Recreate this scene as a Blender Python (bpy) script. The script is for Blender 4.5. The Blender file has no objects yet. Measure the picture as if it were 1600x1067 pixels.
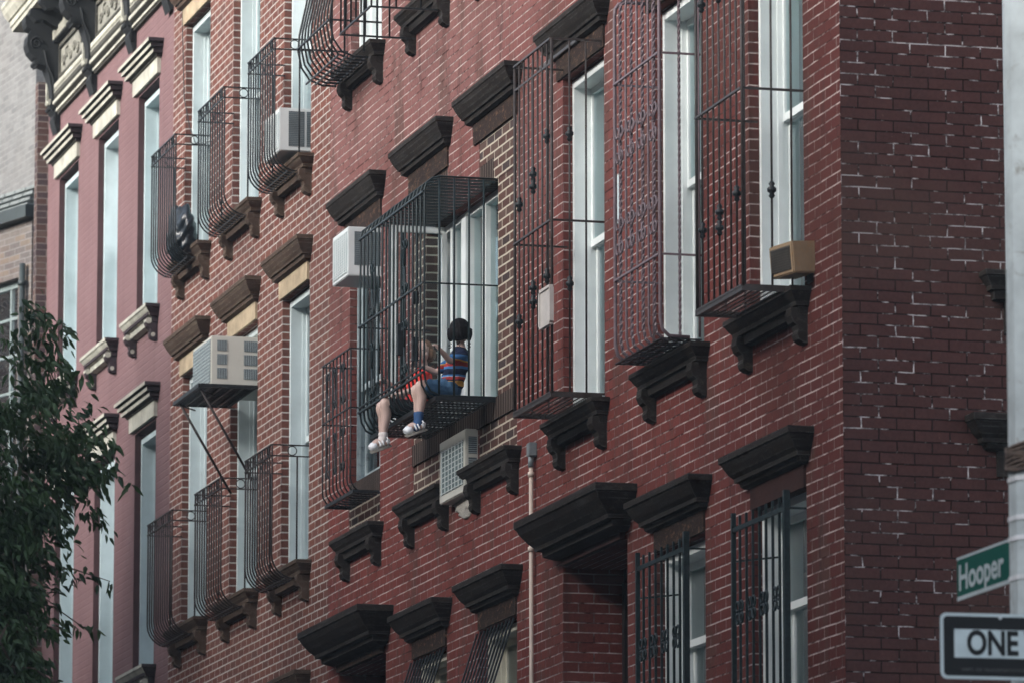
import bpy, bmesh, math, random
from mathutils import Vector, Matrix, Quaternion
random.seed(7)
D = bpy.data
SC = bpy.context.scene
COL = SC.collection

# ------------------------------------------------------------------ helpers
BASE = {}          # world location of every object made here

def tag(o, label=None, cat=None, group=None, kind=None):
    if label: o['label'] = label
    if cat: o['category'] = cat
    if group: o['group'] = group
    if kind: o['kind'] = kind
    return o

def thing(name, label, cat, loc, group=None):
    o = D.objects.new(name, None)
    o.empty_display_size = .2
    COL.objects.link(o)
    o.location = loc
    BASE[o.name] = Vector(loc)
    return tag(o, label, cat, group)

class MB:
    """collects shapes given in world coordinates and links them as one mesh object"""
    def __init__(s):
        s.v = []; s.f = []; s.m = []; s.mi = 0; s.sm = []
    def face(s, idx, smooth=False):
        s.f.append(idx); s.m.append(s.mi); s.sm.append(smooth)
    def quad(s, a, b, c, d, smooth=False):
        n = len(s.v); s.v += [a, b, c, d]; s.face((n, n+1, n+2, n+3), smooth); return s
    def poly(s, pts):
        n = len(s.v); s.v += list(pts); s.face(tuple(range(n, n+len(pts)))); return s
    def box(s, x0, x1, y0, y1, z0, z1):
        if x0 > x1: x0, x1 = x1, x0
        if y0 > y1: y0, y1 = y1, y0
        if z0 > z1: z0, z1 = z1, z0
        n = len(s.v)
        s.v += [(x, y, z) for x in (x0, x1) for y in (y0, y1) for z in (z0, z1)]
        for f in ((0,1,3,2),(4,6,7,5),(0,4,5,1),(2,3,7,6),(0,2,6,4),(1,5,7,3)):
            s.face(tuple(n+i for i in f))
        return s
    def bbox(s, x0, x1, y0, y1, z0, z1, b=.006):
        """box with chamfered vertical and horizontal edges"""
        if x0 > x1: x0, x1 = x1, x0
        if y0 > y1: y0, y1 = y1, y0
        if z0 > z1: z0, z1 = z1, z0
        bm = bmesh.new(); bmesh.ops.create_cube(bm, size=1)
        for v in bm.verts:
            v.co = Vector(((x0+x1)/2+v.co.x*(x1-x0), (y0+y1)/2+v.co.y*(y1-y0), (z0+z1)/2+v.co.z*(z1-z0)))
        bmesh.ops.bevel(bm, geom=bm.edges[:], offset=b, segments=2, affect='EDGES')
        s.addbm(bm); bm.free(); return s
    def addbm(s, bm, smooth=False, M=None):
        n = len(s.v); bm.verts.index_update()
        for v in bm.verts: s.v.append(tuple(M @ v.co) if M else tuple(v.co))
        for f in bm.faces: s.face(tuple(n+v.index for v in f.verts), smooth)
        return s
    def tube(s, pts, r, n=6, closed=False, twist=0, cap=True, smooth=True):
        pts = [Vector(p) for p in pts]; N = len(pts)
        rr = r if isinstance(r, (list, tuple)) else [r]*N
        rings = []; prev = None
        for i, p in enumerate(pts):
            if closed: t = (pts[(i+1) % N]-pts[i-1])
            elif i == 0: t = pts[1]-p
            elif i == N-1: t = p-pts[-2]
            else: t = (pts[i+1]-p).normalized()+(p-pts[i-1]).normalized()
            if t.length < 1e-9: t = Vector((0, 0, 1))
            t.normalize()
            if prev is None:
                a = Vector((1, 0, 0)) if abs(t.x) < .9 else Vector((0, 1, 0))
                u = (a - t*a.dot(t)).normalized()
            else:
                u = (prev - t*prev.dot(t))
                u = u.normalized() if u.length > 1e-6 else Vector((1, 0, 0))
            prev = u; w = t.cross(u); st = len(s.v)
            for k in range(n):
                an = 2*math.pi*(k+.5)/n + twist*i
                s.v.append(tuple(p + (u*math.cos(an)+w*math.sin(an))*rr[i]))
            rings.append(st)
        sm = smooth and n > 4
        for i in range(N-1 if not closed else N):
            a = rings[i]; b = rings[(i+1) % N]
            for k in range(n):
                s.face((a+k, a+(k+1) % n, b+(k+1) % n, b+k), sm)
        if cap and not closed:
            s.face(tuple(rings[0]+k for k in reversed(range(n))))
            s.face(tuple(rings[-1]+k for k in range(n)))
        return s
    def prism_x(s, prof, x0, x1):
        """closed outline [(y,z)] extruded along x"""
        n = len(s.v); k = len(prof)
        s.v += [(x0, y, z) for y, z in prof] + [(x1, y, z) for y, z in prof]
        for i in range(k):
            j = (i+1) % k; s.face((n+i, n+j, n+k+j, n+k+i))
        s.face(tuple(n+i for i in reversed(range(k)))); s.face(tuple(n+k+i for i in range(k)))
        return s
    def molding(s, x0, x1, prof, sidemat=None, y=0, back=.02, segm=None):
        """profile [(projection, z)] running along x with mitred returns to the wall plane y"""
        x = [(x0-p, x1+p) for p, z in prof]; m0 = s.mi
        for i in range(len(prof)-1):
            (p, z), (q, w) = prof[i], prof[i+1]
            (a, b), (c, d) = x[i], x[i+1]
            if segm: s.mi = segm[i]
            s.quad((a, y-p, z), (b, y-p, z), (d, y-q, w), (c, y-q, w))
            if sidemat is not None: s.mi = sidemat
            s.quad((b, y-p, z), (b, y+back, z), (d, y+back, w), (d, y-q, w))
            s.mi = m0
            s.quad((a, y+back, z), (a, y-p, z), (c, y-q, w), (c, y+back, w))
        p, z = prof[0]; a, b = x[0]
        s.quad((a, y+back, z), (b, y+back, z), (b, y-p, z), (a, y-p, z))
        p, z = prof[-1]; a, b = x[-1]
        s.quad((a, y-p, z), (b, y-p, z), (b, y+back, z), (a, y+back, z))
        return s
    def build(s, name, mats, parent=None, label=None, loc=None):
        me = D.meshes.new(name)
        base = Vector((0, 0, 0))
        if parent is not None: base = BASE[parent.name]
        elif loc is not None: base = Vector(loc)
        me.from_pydata([tuple(Vector(v)-base) for v in s.v], [], s.f)
        if not isinstance(mats, (list, tuple)): mats = [mats]
        for m in mats: me.materials.append(m)
        me.polygons.foreach_set('material_index', s.m)
        me.polygons.foreach_set('use_smooth', s.sm)
        me.update()
        bm = bmesh.new(); bm.from_mesh(me); bmesh.ops.recalc_face_normals(bm, faces=bm.faces[:]); bm.to_mesh(me); bm.free()
        o = D.objects.new(name, me); COL.objects.link(o)
        if parent is not None: o.parent = parent
        else: o.location = base
        BASE[o.name] = base
        if label: o['label'] = label
        return o

# ------------------------------------------------------------------ materials
class NT:
    def __init__(s, name):
        s.mat = D.materials.new(name); s.mat.use_nodes = True
        s.t = s.mat.node_tree; s.n = s.t.nodes; s.l = s.t.links
        s.bsdf = s.n['Principled BSDF']
        s.out = s.n['Material Output']
    def node(s, typ, **kw):
        nd = s.n.new(typ)
        for k, v in kw.items():
            if k in nd.inputs.keys() if isinstance(k, str) else False:
                pass
            setattr(nd, k, v)
        return nd
    def link(s, a, b): s.l.new(a, b)
    def val(s, nd, key, v):
        if hasattr(v, 'is_linked') or hasattr(v, 'links'): s.l.new(v, nd.inputs[key])
        else: nd.inputs[key].default_value = v
    def math(s, op, a, b=0.0, c=0.0, clamp=False):
        nd = s.node('ShaderNodeMath', operation=op); nd.use_clamp = clamp
        for i, v in enumerate((a, b, c)): s.val(nd, i, v)
        return nd.outputs[0]
    def mix(s, fac, a, b, mode='MIX'):
        nd = s.node('ShaderNodeMix', data_type='RGBA', blend_type=mode)
        s.val(nd, 0, fac)
        for k, v in ((6, a), (7, b)):
            if isinstance(v, (tuple, list)) and len(v) == 3: v = (*v, 1)
            s.val(nd, k, v)
        return nd.outputs[2]
    def noise(s, vec, scale, detail=3, rough=.5, dist=0):
        nd = s.node('ShaderNodeTexNoise')
        if vec is not None: s.link(vec, nd.inputs['Vector'])
        nd.inputs['Scale'].default_value = scale; nd.inputs['Detail'].default_value = detail
        nd.inputs['Roughness'].default_value = rough; nd.inputs['Distortion'].default_value = dist
        return nd.outputs[0]
    def ramp(s, fac, stops, interp='LINEAR'):
        nd = s.node('ShaderNodeValToRGB'); cr = nd.color_ramp; cr.interpolation = interp
        while len(cr.elements) > 1: cr.elements.remove(cr.elements[-1])
        for i, (p, c) in enumerate(stops):
            e = cr.elements[0] if i == 0 else cr.elements.new(p)
            e.position = p
            if isinstance(c, (int, float)): c = (c, c, c)
            e.color = (*c[:3], 1)
        s.val(nd, 0, fac)
        return nd.outputs[0]
    def mapr(s, v, a, b, c=0.0, d=1.0):
        nd = s.node('ShaderNodeMapRange'); s.val(nd, 0, v)
        for i, x in enumerate((a, b, c, d)): nd.inputs[i+1].default_value = x
        return nd.outputs[0]
    def pos(s): return s.node('ShaderNodeNewGeometry').outputs['Position']
    def scale(s, vec, x, y, z):
        nd = s.node('ShaderNodeMapping'); s.link(vec, nd.inputs[0]); nd.inputs['Scale'].default_value = (x, y, z)
        return nd.outputs[0]
    def bump(s, h, strength=.4, dist=.01):
        nd = s.node('ShaderNodeBump'); s.val(nd, 'Height', h)
        nd.inputs['Strength'].default_value = strength; nd.inputs['Distance'].default_value = dist
        s.link(nd.outputs[0], s.bsdf.inputs['Normal'])
    def set(s, color=None, rough=None, metal=None, spec=None):
        if color is not None:
            if isinstance(color, (tuple, list)): color = (*color[:3], 1)
            s.val(s.bsdf, 'Base Color', color)
        if rough is not None: s.val(s.bsdf, 'Roughness', rough)
        if metal is not None: s.val(s.bsdf, 'Metallic', metal)
        if spec is not None: s.val(s.bsdf, 'Specular IOR Level', spec)
        return s.mat

def simple(name, c, rough=.6, metal=0, var=.25, scale=6, bump=0, spec=.4, c2=None, patch=(.55, .7), detail=5, bd=.004):
    m = NT(name); p = m.pos()
    n = m.noise(p, scale, detail, .6)
    dark = tuple(x*(1-var) for x in c); lite = tuple(min(1, x*(1+var)) for x in c)
    col = m.mix(m.mapr(n, .3, .7), dark, lite)
    if c2:
        n2 = m.noise(p, scale*1.7, 6, .7, .6)
        col = m.mix(m.mapr(n2, patch[0], patch[1]), col, c2)
    m.set(col, rough, metal, spec)
    if bump: m.bump(n if scale > 15 else m.noise(p, max(scale*4, 30), 4, .6), bump, bd)
    return m.mat

BH = .0708; BL = .228
def brick(name, c1, c2, mortar, jointdark, wearlo, wearhi, msize=.008, bumps=.5, odd=None, vwear=.0, dirt=(.05, .03, .03), dirtamt=.5, zoff=0.0, edge=0.0, chip=None, head=1.0, zone_tones=None, bl=BL, bh=BH, rag=.35):
    """brickwork: per-brick tone, mortar that shows only where it is not painted over"""
    m = NT(name)
    geo = m.node('ShaderNodeNewGeometry'); P = geo.outputs['Position']; N = geo.outputs['True Normal']
    sp = m.node('ShaderNodeSeparateXYZ'); m.link(P, sp.inputs[0])
    sn = m.node('ShaderNodeSeparateXYZ'); m.link(N, sn.inputs[0])
    ax = m.math('GREATER_THAN', m.math('ABSOLUTE', sn.outputs[0]), .6)
    nz = m.math('GREATER_THAN', m.math('ABSOLUTE', sn.outputs[2]), .6)
    w1 = m.noise(P, 2.2, 2, .5); w2 = m.noise(P, 14, 3, .6)
    u = m.math('ADD', m.math('MULTIPLY', sp.outputs[0], m.math('SUBTRACT', 1.0, ax)), m.math('MULTIPLY', sp.outputs[1], ax))
    v = m.math('ADD', m.math('MULTIPLY', sp.outputs[2], m.math('SUBTRACT', 1.0, nz)), m.math('MULTIPLY', sp.outputs[1], nz))
    v = m.math('ADD', v, zoff + 20*bh)
    v = m.math('ADD', v, m.math('MULTIPLY', m.math('SUBTRACT', w1, .5), .012))
    v = m.math('ADD', v, m.math('MULTIPLY', m.math('SUBTRACT', w2, .5), .006))
    u = m.math('ADD', u, m.math('MULTIPLY', m.math('SUBTRACT', w2, .5), .012))
    u = m.math('ADD', u, 100*bl)
    cb = m.node('ShaderNodeCombineXYZ'); m.link(u, cb.inputs[0]); m.link(v, cb.inputs[1])
    bt = m.node('ShaderNodeTexBrick'); m.link(cb.outputs[0], bt.inputs['Vector'])
    bt.inputs['Color1'].default_value = (0, 0, 0, 1); bt.inputs['Color2'].default_value = (1, 1, 1, 1)
    bt.inputs['Mortar'].default_value = (.5, .5, .5, 1)
    bt.inputs['Scale'].default_value = 1; bt.inputs['Mortar Size'].default_value = msize
    bt.inputs['Mortar Smooth'].default_value = .35; bt.inputs['Bias'].default_value = 0
    bt.inputs['Brick Width'].default_value = bl; bt.inputs['Row Height'].default_value = bh
    bt.offset = .5; bt.squash = 1
    rnd = bt.outputs['Color']; fac = bt.outputs['Fac']
    fine = m.noise(P, 45, 4, .65); mid = m.noise(P, 7, 4, .6); big = m.noise(P, .55, 4, .55)
    if odd:
        stops = odd
        base = m.ramp(rnd, stops, 'CONSTANT')
        base = m.mix(.35, base, c1)
    else:
        base = m.mix(rnd, c1, c2)
    base = m.mix(m.mapr(mid, .25, .75, 0, .55), base, tuple(x*.62 for x in c1))
    base = m.mix(m.mapr(fine, .3, .8, 0, .35), base, tuple(min(1, x*1.5+.01) for x in c2))
    if zone_tones:                                         # lighter tone high up and away from the corner, darker near it
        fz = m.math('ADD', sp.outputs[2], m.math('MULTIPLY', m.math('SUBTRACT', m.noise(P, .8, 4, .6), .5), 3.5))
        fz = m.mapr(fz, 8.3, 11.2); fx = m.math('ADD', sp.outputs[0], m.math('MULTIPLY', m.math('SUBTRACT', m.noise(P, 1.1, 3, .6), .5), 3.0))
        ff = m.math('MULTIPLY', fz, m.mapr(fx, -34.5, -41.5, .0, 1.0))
        base = m.mix(m.mapr(fx, -36.5, -33.5, 0, .75), base, zone_tones[1])
        tone = m.mix(m.mapr(fine, .35, .65), tuple(x*.8 for x in zone_tones[0]), tuple(x*1.2 for x in zone_tones[0]))
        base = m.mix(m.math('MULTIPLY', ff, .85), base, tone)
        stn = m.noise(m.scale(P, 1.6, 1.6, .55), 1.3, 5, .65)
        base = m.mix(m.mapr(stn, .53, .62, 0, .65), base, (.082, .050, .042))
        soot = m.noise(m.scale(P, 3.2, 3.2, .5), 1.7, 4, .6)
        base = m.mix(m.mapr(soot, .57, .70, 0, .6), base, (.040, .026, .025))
    if chip:
        ch = m.noise(P, 22, 5, .75, .4)
        base = m.mix(m.mapr(ch, .66, .72, 0, .8), base, chip)
    # joints: painted over (dark line) or bare (light line)
    wn = m.noise(m.scale(P, 1, 1, 2.2), 1.5, 5, .72)
    wn2 = m.noise(m.scale(P, 1, 1, 1), 9, 3, .6)
    wear = m.math('ADD', m.math('MULTIPLY', wn, 1-rag), m.math('MULTIPLY', wn2, rag))
    wear = m.mapr(wear, wearlo, wearhi)
    if head < 1:                                     # upright joints keep more of their paint than bed joints
        fv = m.math('FRACT', m.math('DIVIDE', v, bh)); dd = m.math('MINIMUM', fv, m.math('SUBTRACT', 1.0, fv))
        bed = m.mapr(dd, msize/bh*.9, msize/bh*1.5, 1.0, head)
        wear = m.math('MULTIPLY', wear, bed)
    if head > 1:
        fv = m.math('FRACT', m.math('DIVIDE', v, bh)); dd = m.math('MINIMUM', fv, m.math('SUBTRACT', 1.0, fv))
        wear = m.math('MULTIPLY', wear, m.mapr(dd, msize/bh*.8, msize/bh*1.4, 1/head, 1.0))
    jc = m.mix(wear, jointdark, mortar)
    col = m.mix(fac, base, jc)
    col = m.mix(m.mapr(big, .5, .8, 0, dirtamt), col, dirt)
    m.set(col, .9, 0, .06)
    h = m.math('ADD', m.math('MULTIPLY', m.math('SUBTRACT', 1.0, fac), .8), m.math('MULTIPLY', fine, .35))
    h = m.math('ADD', h, m.math('MULTIPLY', rnd, .12))
    m.bump(h, bumps, .008)
    return m.mat

M = {}
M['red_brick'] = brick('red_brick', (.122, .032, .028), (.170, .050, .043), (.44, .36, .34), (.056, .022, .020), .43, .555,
                       msize=.0060, chip=(.26, .17, .15), head=.45, zone_tones=((.180, .092, .086), (.068, .024, .022)), dirt=(.060, .030, .024), dirtamt=.8, bumps=.9)
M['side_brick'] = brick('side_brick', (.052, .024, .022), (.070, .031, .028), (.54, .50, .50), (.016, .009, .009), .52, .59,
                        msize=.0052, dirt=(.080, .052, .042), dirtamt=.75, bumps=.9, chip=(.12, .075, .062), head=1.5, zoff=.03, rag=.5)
M['orange_brick'] = brick('orange_brick', (.115, .045, .035), (.17, .075, .058), (.38, .355, .33), (.16, .12, .10), .18, .34,
                          msize=.0072, odd=[(0, (.085, .034, .030)), (.22, (.155, .066, .050)), (.5, (.12, .046, .038)), (.72, (.14, .072, .062)), (.88, (.065, .04, .038))],
                          dirt=(.09, .06, .055), dirtamt=.55)
M['brown_brick'] = brick('brown_brick', (.060, .035, .031), (.10, .058, .048), (.42, .38, .31), (.20, .17, .14), .1, .3,
                         msize=.0085, odd=[(0, (.026, .035, .042)), (.14, (.085, .042, .036)), (.45, (.11, .055, .044)), (.7, (.07, .040, .036)), (.86, (.12, .085, .07))],
                         dirt=(.06, .045, .04), dirtamt=.4, zoff=.02)
M['soldier'] = brick('soldier_brick', (.022, .015, .014), (.042, .028, .025), (.11, .095, .08), (.055, .046, .038), .1, .35, msize=.010, bl=.0708, bh=.23, zoff=.05)  # dark brick tone, deepened to hold the shade under the cage floor
M['dark_brick'] = brick('dark_brick', (.055, .040, .042), (.10, .062, .055), (.20, .18, .17), (.10, .085, .08), .3, .6, msize=.007,
                        odd=[(0, (.05, .045, .055)), (.4, (.10, .055, .045)), (.75, (.15, .11, .09))])
M['far_brick'] = brick('far_brick', (.11, .095, .09), (.17, .145, .13), (.20, .195, .19), (.12, .115, .11), .2, .5, msize=.008,
                       odd=[(0, (.10, .10, .105)), (.3, (.14, .115, .10)), (.6, (.17, .16, .15)), (.85, (.24, .19, .14))])
M['pale_brick'] = brick('pale_brick', (.125, .128, .13), (.20, .205, .205), (.24, .24, .24), (.10, .10, .10), .2, .6, msize=.007, dirtamt=.35, dirt=(.15, .135, .12))

def stucco():
    m = NT('pink_stucco'); p = m.pos()
    n = m.noise(p, 1.1, 5, .6); f = m.noise(p, 60, 4, .7); s = m.noise(m.scale(p, 6, 6, .35), 1, 5, .6)
    col = m.mix(m.mapr(n, .3, .7), (.150, .090, .094), (.180, .114, .118))
    col = m.mix(m.mapr(s, .5, .8, 0, .45), col, (.11, .070, .074))
    col = m.mix(m.mapr(f, .55, .8, 0, .35), col, (.22, .15, .15))
    m.set(col, .9, 0, .06)
    geo = m.node('ShaderNodeNewGeometry'); sp = m.node('ShaderNodeSeparateXYZ'); m.link(geo.outputs['Position'], sp.inputs[0])
    cb = m.node('ShaderNodeCombineXYZ'); m.link(m.math('ADD', sp.outputs[0], 100*BL), cb.inputs[0]); m.link(sp.outputs[2], cb.inputs[1])
    bt = m.node('ShaderNodeTexBrick'); m.link(cb.outputs[0], bt.inputs[0]); bt.inputs['Scale'].default_value = 1
    bt.inputs['Mortar Size'].default_value = .012; bt.inputs['Mortar Smooth'].default_value = 1
    bt.inputs['Brick Width'].default_value = BL; bt.inputs['Row Height'].default_value = BH
    m.bump(m.math('ADD', m.math('MULTIPLY', f, .6), m.math('MULTIPLY', bt.outputs['Fac'], -.4)), .8, .008)
    return m.mat
M['stucco'] = stucco()
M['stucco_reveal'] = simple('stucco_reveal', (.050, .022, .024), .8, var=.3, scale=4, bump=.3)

def stone(name, c, c2, patch=(.60, .72), top=None, rough=.6, bumps=.6, edge=None):
    m = NT(name); p = m.pos()
    n = m.noise(p, 5, 6, .65); f = m.noise(p, 55, 5, .7); q = m.noise(m.scale(p, 1, 1, 1.6), 16, 6, .75, .5)
    col = m.mix(m.mapr(n, .3, .7), tuple(x*.7 for x in c), tuple(x*1.35 for x in c))
    col = m.mix(m.mapr(q, patch[0], patch[1]), col, c2)
    if edge:                                         # worn arrises
        bv = m.node('ShaderNodeBevel'); bv.samples = 3; bv.inputs['Radius'].default_value = .014
        gn = m.node('ShaderNodeNewGeometry').outputs['Normal']
        dt = m.node('ShaderNodeVectorMath', operation='DOT_PRODUCT'); m.link(bv.outputs[0], dt.inputs[0]); m.link(gn, dt.inputs[1])
        ed = m.mapr(dt.outputs['Value'], .99, .90)
        wn = m.mapr(m.noise(p, 9, 5, .7), .42, .60)
        col = m.mix(m.math('MULTIPLY', ed, wn, clamp=True), col, edge)
        st = m.noise(m.scale(p, .6, 4, 9), 3, 5, .7)
        col = m.mix(m.mapr(st, .52, .70, 0, .7), col, tuple(x*.55 for x in edge))
    m.set(col, m.mapr(n, .3, .7, rough+.05, rough+.3), 0, .06)
    m.bump(m.math('ADD', m.math('MULTIPLY', f, .6), m.math('MULTIPLY', q, .7)), bumps, .008)
    return m.mat
M['dark_stone'] = stone('dark_brownstone', (.020, .017, .0155), (.056, .045, .036), (.56, .70), edge=(.095, .092, .088))
M['worn_stone'] = stone('worn_brownstone', (.026, .018, .016), (.17, .10, .06), (.54, .68), bumps=1, edge=(.10, .07, .05))
M['brown_stone'] = stone('brown_sandstone', (.062, .043, .034), (.12, .10, .075), (.6, .75), edge=(.20, .165, .125))
M['tan_frieze'] = stone('tan_frieze', (.32, .26, .18), (.14, .10, .07), (.62, .75), rough=.75)
M['red_frieze'] = stone('painted_frieze', (.042, .022, .020), (.025, .017, .015), (.6, .75), rough=.7)
M['cream_stone'] = stone('cream_painted_stone', (.36, .36, .31), (.24, .23, .20), (.66, .8), rough=.6, bumps=.3)
M['grime_stone'] = stone('grimy_unpainted_stone', (.040, .032, .036), (.07, .05, .05), (.6, .75))
M['dark_metal_cornice'] = stone('weathered_cornice_metal', (.022, .024, .026), (.14, .135, .12), (.64, .74), rough=.5)
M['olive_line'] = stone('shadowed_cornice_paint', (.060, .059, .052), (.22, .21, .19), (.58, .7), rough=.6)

M['white_frame'] = simple('white_window_frame', (.78, .83, .82), .45, var=.06, scale=5, bump=.03, spec=.5, c2=(.40, .42, .40), patch=(.70, .80))
M['blue_frame'] = simple('blue_tinted_window_frame', (.41, .50, .52), .45, var=.1, scale=4, spec=.5, c2=(.30, .38, .40), patch=(.68, .8))
M['pale_frame'] = simple('pale_window_frame', (.48, .55, .56), .45, var=.08, scale=5, c2=(.38, .42, .42), patch=(.70, .8))
M['worn_frame'] = simple('worn_grey_frame', (.30, .36, .38), .6, var=.2, scale=9, c2=(.12, .14, .15), patch=(.55, .7))
M['cornice_paint'] = simple('dull_cornice_paint', (.215, .215, .185), .7, var=.25, scale=7, bump=.3, c2=(.09, .085, .075), patch=(.52, .66))
M['old_frame'] = simple('cream_window_frame', (.62, .60, .50), .55, var=.1, scale=8, spec=.4, c2=(.30, .25, .2), patch=(.62, .75))
M['iron'] = simple('black_iron', (.014, .017, .019), .42, .0, var=.4, scale=30, spec=.22, bump=.1)
M['iron_teal'] = simple('dark_green_iron', (.014, .024, .027), .38, .0, var=.4, scale=30, spec=.22, bump=.1)
M['iron_brown'] = simple('brown_iron', (.040, .034, .032), .4, .0, var=.35, scale=25, spec=.22, c2=(.10, .05, .035), patch=(.6, .7))
M['iron_mauve'] = simple('mauve_grey_iron', (.15, .115, .128), .45, .0, var=.2, scale=25, spec=.22, c2=(.12, .07, .055), patch=(.62, .72))
M['iron_rust'] = simple('rust_brown_iron', (.020, .015, .015), .5, .0, var=.35, scale=25, spec=.22)
M['black'] = simple('matte_black', (.012, .013, .014), .6)
M['ac_white'] = simple('ac_white_metal', (.58, .62, .62), .45, var=.05, scale=4, spec=.5, c2=(.40, .39, .35), patch=(.68, .8))
M['ac_beige'] = simple('ac_beige_metal', (.50, .50, .45), .5, var=.06, scale=4, spec=.4, c2=(.34, .31, .26), patch=(.64, .78))
M['ac_dark'] = simple('ac_vent_dark', (.075, .095, .105), .6)
M['ac_grille'] = simple('ac_condenser_grille', (.36, .42, .43), .5, var=.15, scale=20)
M['ac_fins'] = simple('ac_fins', (.10, .15, .155), .5, var=.3, scale=6)
M['far_frame'] = simple('far_window_frame', (.17, .21, .21), .5)
M['tan_box'] = simple('tan_painted_box', (.27, .19, .115), .6, var=.12, scale=12, c2=(.30, .18, .09), patch=(.55, .7))
M['box_grille'] = simple('box_grille', (.060, .055, .048), .7)
M['beige_pipe'] = simple('beige_pipe', (.52, .43, .36), .5, var=.1, scale=8)
M['grey_box'] = simple('grey_box', (.16, .19, .20), .5)
M['plaque'] = simple('beige_plaque', (.46, .43, .40), .5, var=.15, scale=5)
M['concrete'] = simple('rough_concrete', (.42, .40, .36), .9, var=.3, scale=14, bump=1, bd=.015)
M['bag'] = simple('black_bag_plastic', (.010, .016, .022), .34, var=.4, scale=10, spec=.45)
M['slate'] = simple('grey_slate', (.15, .17, .17), .6, var=.35, scale=9, bump=.3)
M['gutter'] = simple('dark_gutter', (.03, .04, .042), .5)
M['room'] = simple('room_wall', (.22, .21, .19), .9)
M['door'] = simple('dark_door', (.014, .013, .014), .5)
M['pole'] = simple('grey_pole_paint', (.57, .63, .63), .5, .0, var=.16, scale=7, spec=.3, c2=(.30, .30, .27), patch=(.58, .70))
M['strap'] = simple('white_strap', (.85, .88, .88), .4)
M['cord'] = simple('brown_tape', (.13, .095, .075), .8, var=.5, scale=30, bump=.6)
M['sign_back'] = simple('sign_aluminium', (.5, .52, .53), .4, .6)
M['sign_black'] = simple('sign_black', (.010, .011, .012), .6, spec=.2, var=.1)
M['sign_white'] = simple('sign_white', (.52, .60, .61), .5, var=.09, scale=8, c2=(.36, .40, .40), patch=(.62, .74))
M['sign_dim'] = simple('sign_small_print', (.07, .07, .07), .4, var=.04, scale=3)
M['sign_green'] = simple('sign_green', (.003, .090, .066), .7, spec=.15, var=.08, scale=3)
M['asphalt'] = simple('asphalt', (.05, .05, .052), .9, var=.25, scale=20, bump=.4)
M['pavement'] = simple('concrete_paving', (.16, .155, .15), .9, var=.15, scale=3, bump=.3)
M['bark'] = simple('tree_bark', (.07, .055, .042), .9, var=.4, scale=18, bump=1, bd=.02)
M['skin'] = simple('skin', (.50, .36, .31), .5, var=.05, scale=9, spec=.4)
M['hair_dark'] = simple('dark_hair', (.007, .006, .007), .6, var=.3, scale=60, bump=.4, spec=.12)
M['hair_brown'] = simple('light_brown_hair', (.15, .09, .06), .5, var=.4, scale=50, bump=.7)
M['red_shirt'] = simple('red_cotton', (.56, .035, .025), .85, var=.15, scale=14, bump=.3)
M['sock_blue'] = simple('blue_sock', (.025, .07, .17), .9, bump=.3, var=.2)
M['sock_white'] = simple('white_sock', (.6, .55, .53), .9, bump=.3, var=.1)
M['shoe'] = simple('white_shoe', (.72, .74, .76), .45, var=.05)
M['sole'] = simple('shoe_sole', (.26, .25, .22), .7)
M['lip'] = simple('lip', (.40, .16, .15), .5)
M['eye'] = simple('eye', (.03, .02, .02), .2)
M['black_cloth'] = simple('black_cloth', (.014, .014, .018), .9)

def glass(name, tint=(.75, .86, .88), refl=1.0):
    m = D.materials.new(name); m.use_nodes = True; t = m.node_tree; n = t.nodes
    n.remove(n['Principled BSDF']); out = n['Material Output']
    tr = n.new('ShaderNodeBsdfTransparent'); tr.inputs[0].default_value = (*tint, 1)
    gl = n.new('ShaderNodeBsdfGlossy'); gl.inputs['Roughness'].default_value = .015; gl.inputs['Color'].default_value = (.95, .98, 1, 1)
    fr = n.new('ShaderNodeFresnel'); fr.inputs[0].default_value = 1.62
    geo = n.new('ShaderNodeNewGeometry'); nz = n.new('ShaderNodeTexNoise'); nz.inputs['Scale'].default_value = 1.6
    bp = n.new('ShaderNodeBump'); bp.inputs['Strength'].default_value = .05; bp.inputs['Distance'].default_value = .1
    t.links.new(geo.outputs['Position'], nz.inputs['Vector']); t.links.new(nz.outputs[0], bp.inputs['Height'])
    t.links.new(bp.outputs[0], gl.inputs['Normal'])
    mx = n.new('ShaderNodeMixShader'); t.links.new(fr.outputs[0], mx.inputs[0])
    t.links.new(tr.outputs[0], mx.inputs[1]); t.links.new(gl.outputs[0], mx.inputs[2]); t.links.new(mx.outputs[0], out.inputs[0])
    return m
M['glass'] = glass('window_glass')

def cloth(name, c, folds=40):
    m = NT(name); p = m.pos()
    n = m.noise(m.scale(p, folds, folds, .4), 1, 3, .5)
    m.set(m.mix(m.mapr(n, .3, .7), tuple(x*.8 for x in c), c), .9, 0, .1)
    return m.mat
M['curtain'] = cloth('pale_curtain', (.40, .47, .48))
M['blind'] = cloth('dim_curtain', (.20, .25, .27))
M['dark_shade'] = cloth('dark_shade', (.035, .050, .056), 10)
M['cream_curtain'] = cloth('cream_blind', (.62, .62, .54), 3)

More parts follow.
